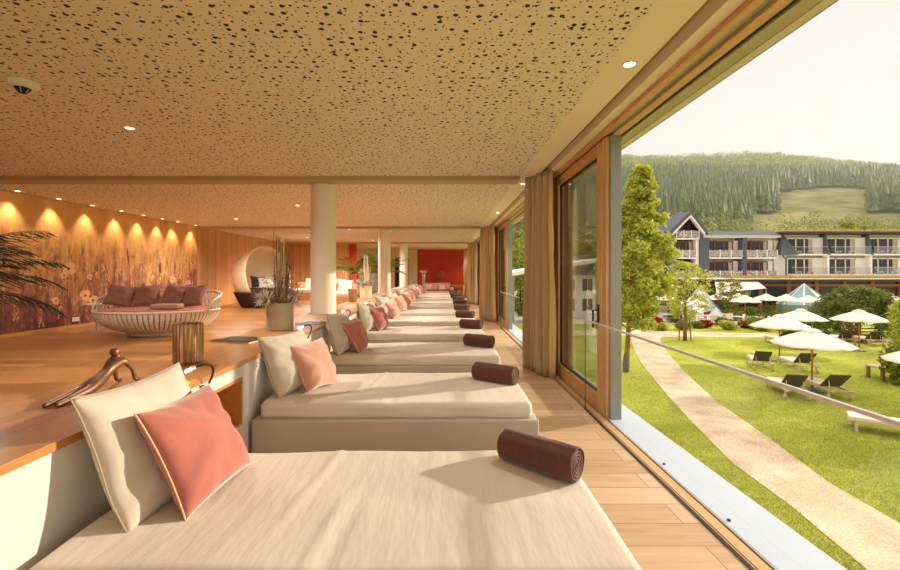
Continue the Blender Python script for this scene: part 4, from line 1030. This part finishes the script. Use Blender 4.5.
# terrace tables and chairs
def cafe(loc, label, rz):
    t = thing('cafe_table', label, 'table', loc, rz, 'small terrace tables'); MB().box((-.4,-.4,.7),(.4,.4,.74)).build('tabletop', M['white'], t); MB().tube([(0,0,0),(0,0,.7)], .04, 8).build('leg', M['alug'], t); return t
def cchair(loc, rz, label):
    t = thing('cafe_chair', label, 'chair', loc, rz, 'terrace chairs'); MB().box((-.24,-.24,.42),(.24,.24,.47)).build('seat', M['canvas'], t); MB().box((-.24,.2,.47),(.24,.25,.88)).build('backrest', M['canvas'], t)
    for x in (-.2,.2):
        for y in (-.2,.2): MB().box((x-.02,y-.02,0),(x+.02,y+.02,.42)).build('leg', M['alug'], t)
    return t
c0 = None
for i, (px, s) in enumerate(((707,11.3),(722,10.9),(738,11.6),(756,11.7),(695,11.4),(668,11))):
    x, y, z = gp(px, s, GZ+.02)
    w = ['right of the staked tree','under the small terrace tree','left of the nearest terrace parasol','right of the nearest terrace parasol','behind the staked tree','at the terrace left end'][i]
    cafe((x,y,z), 'small white terrace table '+w, .2*i)
    for k in range(2):
        a = .2*i+k*PI
        lb = 'pale terrace chair on the %s side of the table %s' % (('far','near')[k], w)
        loc = (x-.7*math.sin(a), y+.7*math.cos(a), z)
        if c0 is None: c0 = cchair(loc, a, lb)
        else: dup(c0, loc, (0,0,a), lb)

# glass pyramids
def pyramid(loc, w, h, label, tint):
    t = thing('glass_pyramid', label, 'glass pyramid', loc, .5); n = 8
    g = NT('pyramid glass '+label[:8]); g.base(lin(tint), .12, .1, .8); 
    f = g.noise(g.coords(), 1.5); g.l(g.mix(f, lin(tint), lin(tuple(min(255,int(c*1.18)) for c in tint))), g.b.inputs['Base Color'])
    b = MB(); b.add([(w/2*math.cos(2*PI*k/n), w/2*math.sin(2*PI*k/n), 0) for k in range(n)]+[(0,0,h)], [(k,(k+1)%n,n) for k in range(n)]); b.build('glazing', g.m, t)
    for k in range(n):
        a = 2*PI*k/n; MB().tube([(w/2*1.01*math.cos(a),w/2*1.01*math.sin(a),0),(0,0,h*1.01)], .05, 5).build('glazing_bar', M['white'], t)
    for q in (.33,.66): MB().tube([(w/2*1.01*(1-q)*math.cos(2*PI*k/n), w/2*1.01*(1-q)*math.sin(2*PI*k/n), h*q) for k in range(n)], .04, 5, closed=True).build('cross_bar', M['white'], t)
pyramid(gp(700,9.6,GZ+.02), 4.6, 3.2, 'pale glass pyramid rooflight on the terrace behind the staked tree', (190,210,206))
pyramid(gp(716,11,GZ+.02), 2.2, 1.3, 'small pale glass pyramid on the terrace', (196,214,210))
# orangery
OY = 49.0; so = F/OY; X = lambda px, s=so: (px-444)/s; Zh = lambda py, s=so: H-(py-273)/s
t = thing('orangery', 'low glazed restaurant wing with red brown posts and planted flat roof', 'building', (0,OY,GZ))
def PB(a, b, nm, mt, bv=0, par=None): return MB().box(a, b).build(nm, mt, par, bevel=bv)
rb = plain('red brown timber', (158,96,66), .6); dg = plain('dark interior glass', (62,60,58), .12, 0, .4, vs=.6); slate = plain('slate cladding', (92,94,100), .6, 0, .2, vs=3, bump=.3, bs=12); bw = plain('building white', (246,240,230), .7, 0, .02)
x0, x1 = X(668), X(1000)
PB((x0,-.6,3.55),(x1,7.4,3.8), 'roof_slab', plain('dark roof edge', (74,66,62), .6), 0, t); PB((x0,-.62,3.8),(x1,7.4,3.9), 'roof_rim', bw, 0, t)
PB((x0,.1,0),(x1,.14,3.55), 'glazed_front', dg, 0, t); PB((x0,-.1,3.0),(x1,.1,3.25), 'lintel', rb, 0, t)
for px in range(676, 1000, 28):
    PB((X(px)-.2,-.12,0),(X(px)+.2,.12,3.55), 'post', rb, 0, t)
cs = blob(10, (0,0,0), (1,1,1), 1); r = np.random.default_rng(9); n = 14000
P = np.stack([r.uniform(X(735), x1, n), r.uniform(-.55, 3, n), 3.92+r.random(n)**2*.28], 1); o = leafmesh('roof_planting', leafy('sedum', (150,140,50), (216,170,90), .3), t, leaves(P, 0, .09, 3)); o['kind'] = 'stuff'
b = MB(); t2 = thing('glass_pyramid', 'teal glass pyramid roof in front of the restaurant wing', 'glass pyramid', (X(785),OY-2.6,GZ+.02), .4)
g = plain('teal glass', (120,160,150), .12, 0, .25, vs=1)
b.add([(3.6*math.cos(2*PI*k/8),1.8*math.sin(2*PI*k/8),1.2) for k in range(8)]+[(0,0,3.3)], [(k,(k+1)%8,8) for k in range(8)]); b.add([(3.6*math.cos(2*PI*k/8),1.8*math.sin(2*PI*k/8),z) for z in (0,1.2) for k in range(8)], [(k,(k+1)%8,8+(k+1)%8,8+k) for k in range(8)]); b.build('glazing', g, t2)
for k in range(8): a = 2*PI*k/8; MB().tube([(3.62*math.cos(a),1.82*math.sin(a),1.2),(0,0,3.33)], .06, 5).build('glazing_bar', M['white'], t2)
t = thing('awning', 'white sloping awning at the left end of the restaurant wing', 'awning', (X(722),OY-1.2,GZ)); b = MB(); b.add([(-2.6,-2,2.4),(2.6,-2,2.9),(3.6,.6,3.5),(-1.2,.6,3.5)], [(0,1,2,3)]); b.build('awning_cloth', M['canvas'], t, solid=.04); MB().tube([(-2.6,-2,0),(-2.6,-2,2.4)], .05, 6).build('post', M['alug'], t); MB().tube([(2.6,-2,0),(2.6,-2,2.9)], .05, 6).build('post', M['alug'], t)

# ---------------------------------------------------------------- hotel
BY = 57.0; sb = F/BY; BX = lambda px: (px-444)/sb; BZ = lambda py: H-(py-273)/sb-GZ
def lattice():
    m = NT('balcony lattice'); vo = m.n('ShaderNodeTexVoronoi', {'Vector': m.coords(), 'Scale': 5.0}, feature='DISTANCE_TO_EDGE')
    m.base(m.mix(m.math('GREATER_THAN', vo.outputs[0], .09), lin((214,208,200)), lin((112,104,98))), .6); return m.m
lat = lattice(); rail = glassy('pale balcony glazing', (.9,.9,.89), .4); curtm = plain('hotel curtain', (206,190,166), .9)
hotel = thing('hotel_wing', 'slate clad hotel wing with gable and lattice balconies', 'building', (0,BY,GZ))
def unit(x0, x1, z0, z1, fr, balc, par, cols=3, deep=1.3, white_right=0):
    """recessed balcony bay: floor slab, back glazing with frames, railing"""
    PB((x0,-.05,z0-.18),(x1,deep,z0), 'balcony_slab', bw, 0, par)
    PB((x0,deep,z0),(x1-white_right,deep+.05,z1), 'glazing', dg, 0, par)
    wx = (x1-white_right-x0); k = MB()
    for i in range(cols+1): k.box((x0+wx*i/cols-.065,deep-.08,z0),(x0+wx*i/cols+.065,deep,z1))
    k.box((x0,deep-.08,z1-.16),(x0+wx,deep,z1)); k.box((x0,deep-.08,z0),(x0+wx,deep,z0+.1)); k.build('window_frame', fr, par)
    PB((x0+wx*.84,deep-.02,z0),(x0+wx*.97,deep+.0,z1-.1), 'curtain', curtm, 0, par)
    if white_right: PB((x1-white_right,deep-.1,z0),(x1,deep+.05,z1), 'side_wall', bw, 0, par)
    if balc == 'lat':
        PB((x0,-.05,z0+.08),(x1,-.0,z0+.95), 'railing_panel', lat, 0, par)
        n = 3
        for i in range(n+1): PB((x0+(x1-x0)*i/n-.05,-.08,z0),(x0+(x1-x0)*i/n+.05,.02,z0+1.0), 'railing_post', bw, 0, par)
    else:
        PB((x0,-.04,z0+.08),(x1,-.02,z0+.92), 'railing_glass', rail, 0, par); PB((x0,-.06,z0+.92),(x1,0,z0+.97), 'railing_bar', M['steel'], 0, par)
zf = [BZ(278)-.0, BZ(257.3), BZ(238)]; sh = zf[1]-zf[0]
# gable house
gx0, gx1 = BX(672), BX(703); apx = (gx0+gx1)/2+.2
for z in zf[:2]: unit(gx0+.5, gx1-.9, z, z+2.2, rb, 'lat', hotel, 3, .9)
PB((gx0,0,0),(gx0+.5,1.4,zf[2]+.6), 'wall_pier', slate, 0, hotel); PB((gx1-.9,.1,0),(gx1-.45,1.4,zf[2]+.4), 'wall_pier', bw, 0, hotel); PB((gx1-.5,-.1,0),(gx1+.1,1.4,zf[2]+.6), 'wall_pier', slate, 0, hotel)
PB((gx0+.5,-.05,zf[2]-.18),(gx1-.45,1.3,zf[2]), 'balcony_slab', bw, 0, hotel); PB((gx0+.5,-.05,zf[2]+.08),(gx1-.5,0,zf[2]+.95), 'railing_panel', lat, 0, hotel)
for i in range(4): xx = gx0+.55+(gx1-gx0-1.1)*i/3; PB((xx-.05,-.08,zf[2]),(xx+.05,.02,zf[2]+1.0), 'railing_post', bw, 0, hotel)
zap = BZ(212.5); ze = BZ(231)
b = MB(); b.prism([(gx0+.4,zf[2]),(gx1-.4,zf[2]),(gx1-.4,ze-.3),(apx,zap-.7),(gx0+.4,ze-.3)], lambda p: (p[0],1.3,p[1]), lambda p: (p[0],1.4,p[1])); b.build('gable_glazing', dg, hotel)
b = MB()
for xx in (gx0+.5, apx-.6, apx+.6, gx1-.5): b.box((xx-.1,1.2,zf[2]),(xx+.1,1.3,min(zap-1.0-abs(xx-apx)*.9, zap)))
b.box((gx0+.4,1.2,ze-.45),(gx1-.4,1.3,ze-.25))
def slope(xa, za, xb, zb, th, y0, y1, mt, nm):
    q = MB(); q.prism([(xa,za),(xb,zb),(xb,zb+th),(xa,za+th)], lambda p: (p[0],y0,p[1]), lambda p: (p[0],y1,p[1])); q.build(nm, mt, hotel)
slope(gx0+.3, ze-.35, apx, zap-.75, .2, 1.15, 1.3, rb, 'gable_frame'); slope(gx1-.3, ze-.35, apx, zap-.75, .2, 1.15, 1.3, rb, 'gable_frame')
b.build('window_frame', rb, hotel)
slope(gx0-.5, ze-.5, apx, zap-.3, .5, -.5, 9, slate, 'roof_slope'); slope(gx1+.35, ze-.5, apx, zap-.3, .5, -.5, 9, slate, 'roof_slope')
slope(gx0-.1, ze-.6, apx, zap-.62, .32, -.45, .1, bw, 'verge_board'); slope(gx1+.05, ze-.6, apx, zap-.62, .32, -.45, .1, bw, 'verge_board')
PB((gx0-.2,1.4,0),(gx1,8,zf[2]+.8), 'house_body', slate, 0, hotel)
# middle bays
m0, m1, m2, m3 = BX(709), BX(742), BX(746.5), BX(777)
for a, c in ((m0,m1),(m2,m3)):
    for z in zf[:2]: unit(a, c, z, z+2.25, rb, 'lat', hotel, 3, .9, .6)
PB((gx1+.1,-.1,0),(m0,1.4,BZ(237)), 'wall_pier', slate, 0, hotel); PB((m1,-.1,0),(m2,1.4,BZ(237)), 'wall_pier', slate, 0, hotel)
PB((gx1,-.15,BZ(237.5)),(m3+.4,1.4,BZ(236.5)+.1), 'eaves_board', bw, 0, hotel)
b = MB(); b.prism([(-.2,BZ(236.5)),(1.2,BZ(230.5)),(8,BZ(230.5)),(8,BZ(236.5))], lambda p: (gx1+.1,p[0],p[1]), lambda p: (m3+.6,p[0],p[1])); b.build('mansard_roof', slate, hotel)
PB((gx1,1.4,0),(m3+.4,8,BZ(236)), 'house_body', bw, 0, hotel); PB((BX(740),3,BZ(231)),(BX(750),4,BZ(229)), 'roof_vent', M['dark'], 0, hotel)
# right, white wing
w = thing('hotel_white_wing', 'long white hotel wing with glass balconies and slate fins', 'building', (0,BY,GZ)); hotel = hotel
zr = [BZ(274.5), BZ(254)]
bays = [(BX(791),BX(829)),(BX(830),BX(872)),(BX(873),BX(915)),(BX(916),BX(958)),(BX(959),BX(1000))]
for (a, c) in bays:
    for z in zr: unit(a+.1, c-.15, z, z+2.2, bw, 'gl', w, 3, .8, 1.35)
    PB((c-.2,0,0),(c+.05,1.3,zr[1]), 'wall_pier', bw, 0, w)
    b = MB(); b.prism([(-.1,zr[1]-.1),(1.3,zr[1]-.1),(1.3,BZ(234)),(.5,BZ(234))], lambda p: (c-.2,p[0],p[1]), lambda p: (c+.05,p[0],p[1])); b.build('slate_fin', slate, w)
    for z in zr:
        for q in (.3,.62): 
            ch = MB(); xx = a+(c-a)*q; ch.box((xx-.25,.4,z+.35),(xx+.25,.85,z+.42)); ch.box((xx-.25,.82,z+.4),(xx+.25,.88,z+.95)); ch.box((xx-.25,.4,z),(xx-.2,.85,z+.35)); ch.box((xx+.2,.4,z),(xx+.25,.85,z+.35))
            o = ch.build('balcony_chair', bw); o.location = (0,BY,GZ); tag(o, 'white chair on a balcony of the white hotel wing', 'chair', 'white chairs on the hotel balconies')
b = MB(); b.add([(m3+.3,-.2,zr[1]-.1),(BX(797),-.3,zr[1]-.1),(BX(787),.6,BZ(234)),(m3+1.1,.6,BZ(234)),(m3+.3,1.3,zr[1]-.1),(BX(797),1.3,zr[1]-.1),(BX(787),1.3,BZ(234)),(m3+1.1,1.3,BZ(234))], [(0,1,2,3),(5,4,7,6),(1,5,6,2),(4,0,3,7),(3,2,6,7),(0,4,5,1)]); b.build('slate_hood', slate, w)
PB((m3+.3,.9,0),(bays[0][0]+.1,1.3,BZ(240)), 'end_wall', bw, 0, w); MB().tube([(BX(781.5),-.1,zr[1]),(BX(783.5),-.1,zr[1]-.5),(BX(785.5),-.1,zr[1]-.6),(BX(785.5),-.1,0)], .09, 8).build('downpipe', slate, w)
PB((m3+.6,-.3,BZ(233.6)),(bays[-1][1],8,BZ(231.6)), 'roof_edge', plain('dark roof rim', (70,70,74), .6), 0, w); PB((m3+.4,1.25,0),(bays[-1][1],8,BZ(234)), 'house_body', bw, 0, w)
n = 9000; P = np.stack([r.uniform(m3+.7, bays[-1][1], n), r.uniform(-.2, 4, n), BZ(231.6)+r.random(n)**2*.35], 1); o = leafmesh('roof_planting', leafy('roof moss', (176,140,80), (226,176,120), .3), w, leaves(P, 0, .1, 4)); o['kind'] = 'stuff'

# near wing seen through the glass doors
w = thing('garden_house', 'white pavilion with grey gabled roof seen through the glass door', 'building', (14.6,44,GZ), .0)
PB((-2.8,0,0),(2.8,6,4.3), 'wall', bw, 0, w)
b = MB(); b.prism([(-3.3,4.3),(3.3,4.3),(0,6.4)], lambda p: (p[0],-.5,p[1]), lambda p: (p[0],6.5,p[1])); b.build('roof', slate, w)
for i, xx in enumerate((-1.9,-.1,1.7)):
    for z in (.7, 2.7): PB((xx-.5,-.05,z),(xx+.5,.02,z+1.2), 'window', dg, 0, w); MB().box((xx-.03,-.08,z),(xx+.03,-.05,z+1.2)).build('window_bar', bw, w)
w = thing('garden_pergola', 'white canopy roof on grey posts seen through the second window bay', 'pergola', (7.6,34,GZ), 0)
b = MB(); b.add([(-3,-4,4.4),(3.2,-4,5.4),(3.2,5,5.4),(-3,5,4.4)], [(0,1,2,3)]); b.build('canopy_roof', bw, w, solid=.25)
for x in (-2.8,.2,3):
    for y in (-3.8,4.8): MB().tube([(x,y,0),(x,y,4.4+(x+3)/6.2)], .1, 8).build('post', M['alug'], w)
for i, (x, y, hgt, cw) in enumerate(((5.5,48,9,7),(10.5,52,10,7),(8,40,3,3),(18,52,9,6),(22,50,7,5))):
    tree((x,y,GZ), hgt, cw, hgt*.15, 'broad tree %s' % ['behind the white canopy roof','left of the white pavilion','low beside the white canopy posts','right of the white pavilion','at the left end of the terrace'][i], 60+i, 3600, .22, M['leaf2'], 'round')
# trees behind hotel
for i, (px, s, hgt, cw, mt) in enumerate(((730,5.6,10.2,8,'leaf1'),(700,5.5,12,8,'leaf2'),(742,5.4,11.5,6,'leaf1'),(799,5.2,12.5,4,'leaf1'),(848,5.6,13.2,11,'leaf2'),(640,5.4,11,8,'leaf2'),(668,5.0,12,9,'leaf2'),(885,5.2,11.2,7,'leaf2'),(766,5.0,10,5,'leaf2'))):
    tree(gp(px,s), hgt, cw, 2.5, 'leafy tree rising behind the hotel roof, %s from the left' % ords([640,668,700,730,742,766,799,848,885].index(px)), 80+i, 3000, .3, M[mt], 'round', group='trees behind the hotel')

# ---------------------------------------------------------------- wooded hill
def hz(x, y):
    # height above garden
    t = max(0, min(1, (y-110)/390))**1.2
    ridge = 131-(14 if x > 300 else 8)*((x-300)/213)**2*(1 if abs(x-300) < 400 else .6)
    ridge = max(40, ridge)
    return t*ridge+2*math.sin(x*.03+y*.02)*t
b = MB(); vs = []; NX, NY = 90, 40
for j in range(NY+1):
    for i in range(NX+1):
        y = 100+j*11.5; x = -160+i*12; vs.append((x, y, GZ+hz(x,y)-.2))
b.add(vs, [(j*(NX+1)+i, j*(NX+1)+i+1, (j+1)*(NX+1)+i+1, (j+1)*(NX+1)+i) for j in range(NY) for i in range(NX)])
hm = NT('hill meadow'); hn = hm.noise(hm.coords(), .05, 5, .7); hm.base(hm.ramp(hn, [(.35, lin((104,108,58))), (.65, lin((150,146,92)))]), 1, 0, 0)
struct(b.build('hillside', hm.m, smooth=True), 'grassy hillside behind the hotel', 'hill')
def clearing(x, y):
    z = hz(x,y)+GZ; px = 444+F*x/y; py = 273-F*(z-H)/y
    if 778 < px < 868 and 188+(868-px)*.0 < py < 232: return py > 186+abs(px-838)*.12
    if 750 < px < 905 and 214 < py < 236: return True
    return False
def forest(name, label, n, conifer, mat, region, seed, hr):
    r = random.Random(seed); V = []; Fc = []; BL = []; got = 0
    while got < n:
        y = 115+385*math.sqrt(r.random()); x = y*r.uniform(.02,1.15)
        if clearing(x, y) or not region(x, y, r): continue
        z = hz(x,y)+GZ; h = r.uniform(*hr); got += 1; base = len(V)
        if conifer:
            N = 7; w = h*.17
            for q in range(3):
                zb = z+h*(.12+.27*q); wt = w*(1-.25*q); b0 = len(V)
                V += [(x+wt*math.cos(2*PI*i/N+q), y+wt*math.sin(2*PI*i/N+q), zb+r.uniform(-.3,.3)) for i in range(N)]; V.append((x, y, zb+h*.42)); Fc += [(b0+i, b0+(i+1)%N, b0+N) for i in range(N)]
        else:
            w = h*.4; K = 46 if y > 300 else 130; sz = .9 if y > 300 else .5
            q = blob(K, (x,y,z+h*.55), (w,w,h*.5), got+seed*9999, .75); BL.append(leaves(q, 0, sz, got, .6))
    if not conifer:
        o = leafmesh(name, mat, None, np.concatenate(BL)); tag(o, label, 'forest', kind='stuff'); return o
    me = bpy.data.meshes.new(name); me.from_pydata(V, [], Fc); me.materials.append(mat); o = bpy.data.objects.new(name, me); C.objects.link(o)
    tag(o, label, 'forest', kind='stuff'); return o
ridge = lambda x, y, r: y > 400
forest('broadleaf_forest', 'broadleaf forest along the top of the hill', 3000, False, leafy('ridge foliage', (120,136,56), (176,182,98), .15), lambda x,y,r: y > 405, 1, (9,14))
forest('conifer_forest', 'dark conifer forest on the middle of the hill', 6500, True, leafy('conifer foliage', (66,88,44), (124,140,72), .1), lambda x,y,r: 200 < y < 400 and r.random() < .95, 2, (9,16))
forest('mixed_forest', 'lighter mixed trees scattered over the hill', 1000, False, leafy('mixed foliage', (120,130,56), (176,176,96), .1), lambda x,y,r: 120 < y < 400 and (y < 230 or r.random() < .4), 3, (6,12))

hv = bpy.data.materials.new('summer haze'); hv.use_nodes = True; ht = hv.node_tree; ht.nodes.remove(ht.nodes['Principled BSDF'])
vs_ = ht.nodes.new('ShaderNodeVolumeScatter'); vs_.inputs['Color'].default_value = (1,.97,.92,1); vs_.inputs['Density'].default_value = .0004; vs_.inputs['Anisotropy'].default_value = .3; ht.links.new(vs_.outputs[0], ht.nodes['Material Output'].inputs['Volume'])
o = MB().box((-300,97,GZ-1),(900,600,190)).build('valley_haze', hv); tag(o, 'thin summer haze in the valley air before the wooded hill', 'haze', kind='stuff')
# ---------------------------------------------------------------- light
sun = bpy.data.lights.new('sun', 'SUN'); sun.energy = 5.2; sun.color = (1,.89,.73); sun.angle = .025
so_ = bpy.data.objects.new('sun', sun); C.objects.link(so_)
az = math.radians(22); el = math.radians(18); d = Vector((math.cos(az)*math.cos(el), math.sin(az)*math.cos(el), math.sin(el)))
so_.rotation_euler = d.to_track_quat('Z', 'Y').to_euler(); so_.location = d*50
wd = bpy.data.worlds.new('world'); bpy.context.scene.world = wd; wd.use_nodes = True; nt = wd.node_tree; bg = nt.nodes['Background']
tc = nt.nodes.new('ShaderNodeTexCoord'); sp = nt.nodes.new('ShaderNodeSeparateXYZ'); rp = nt.nodes.new('ShaderNodeValToRGB')
nt.links.new(tc.outputs['Generated'], sp.inputs[0]); nt.links.new(sp.outputs[2], rp.inputs[0]); nt.links.new(rp.outputs[0], bg.inputs[0])
e = rp.color_ramp.elements; e[0].position = 0; e[0].color = lin((250,237,224)); e[1].position = .6; e[1].color = lin((247,238,234)); mr = nt.nodes.new('ShaderNodeMapRange'); mr.interpolation_type = 'SMOOTHSTEP'; nt.links.new(sp.outputs[2], mr.inputs[0])
mr.inputs[1].default_value = .56; mr.inputs[2].default_value = .92; mr.inputs[3].default_value = .90; mr.inputs[4].default_value = 2.7; nt.links.new(mr.outputs[0], bg.inputs[1])

cam = bpy.data.cameras.new('camera'); co = bpy.data.objects.new('camera', cam); C.objects.link(co); co.location = (0,0,H); co.rotation_euler = (PI/2,0,0)
cam.sensor_width = 36; cam.lens = F/900*36; cam.shift_x = 6/900; cam.shift_y = -12/900; cam.clip_start = .05; cam.clip_end = 2000
sc = bpy.context.scene; sc.camera = co
sc.view_settings.view_transform = 'Standard'; sc.view_settings.look = 'None'; sc.view_settings.gamma = 1; sc.view_settings.exposure = .13; sc.view_settings.use_curve_mapping = False
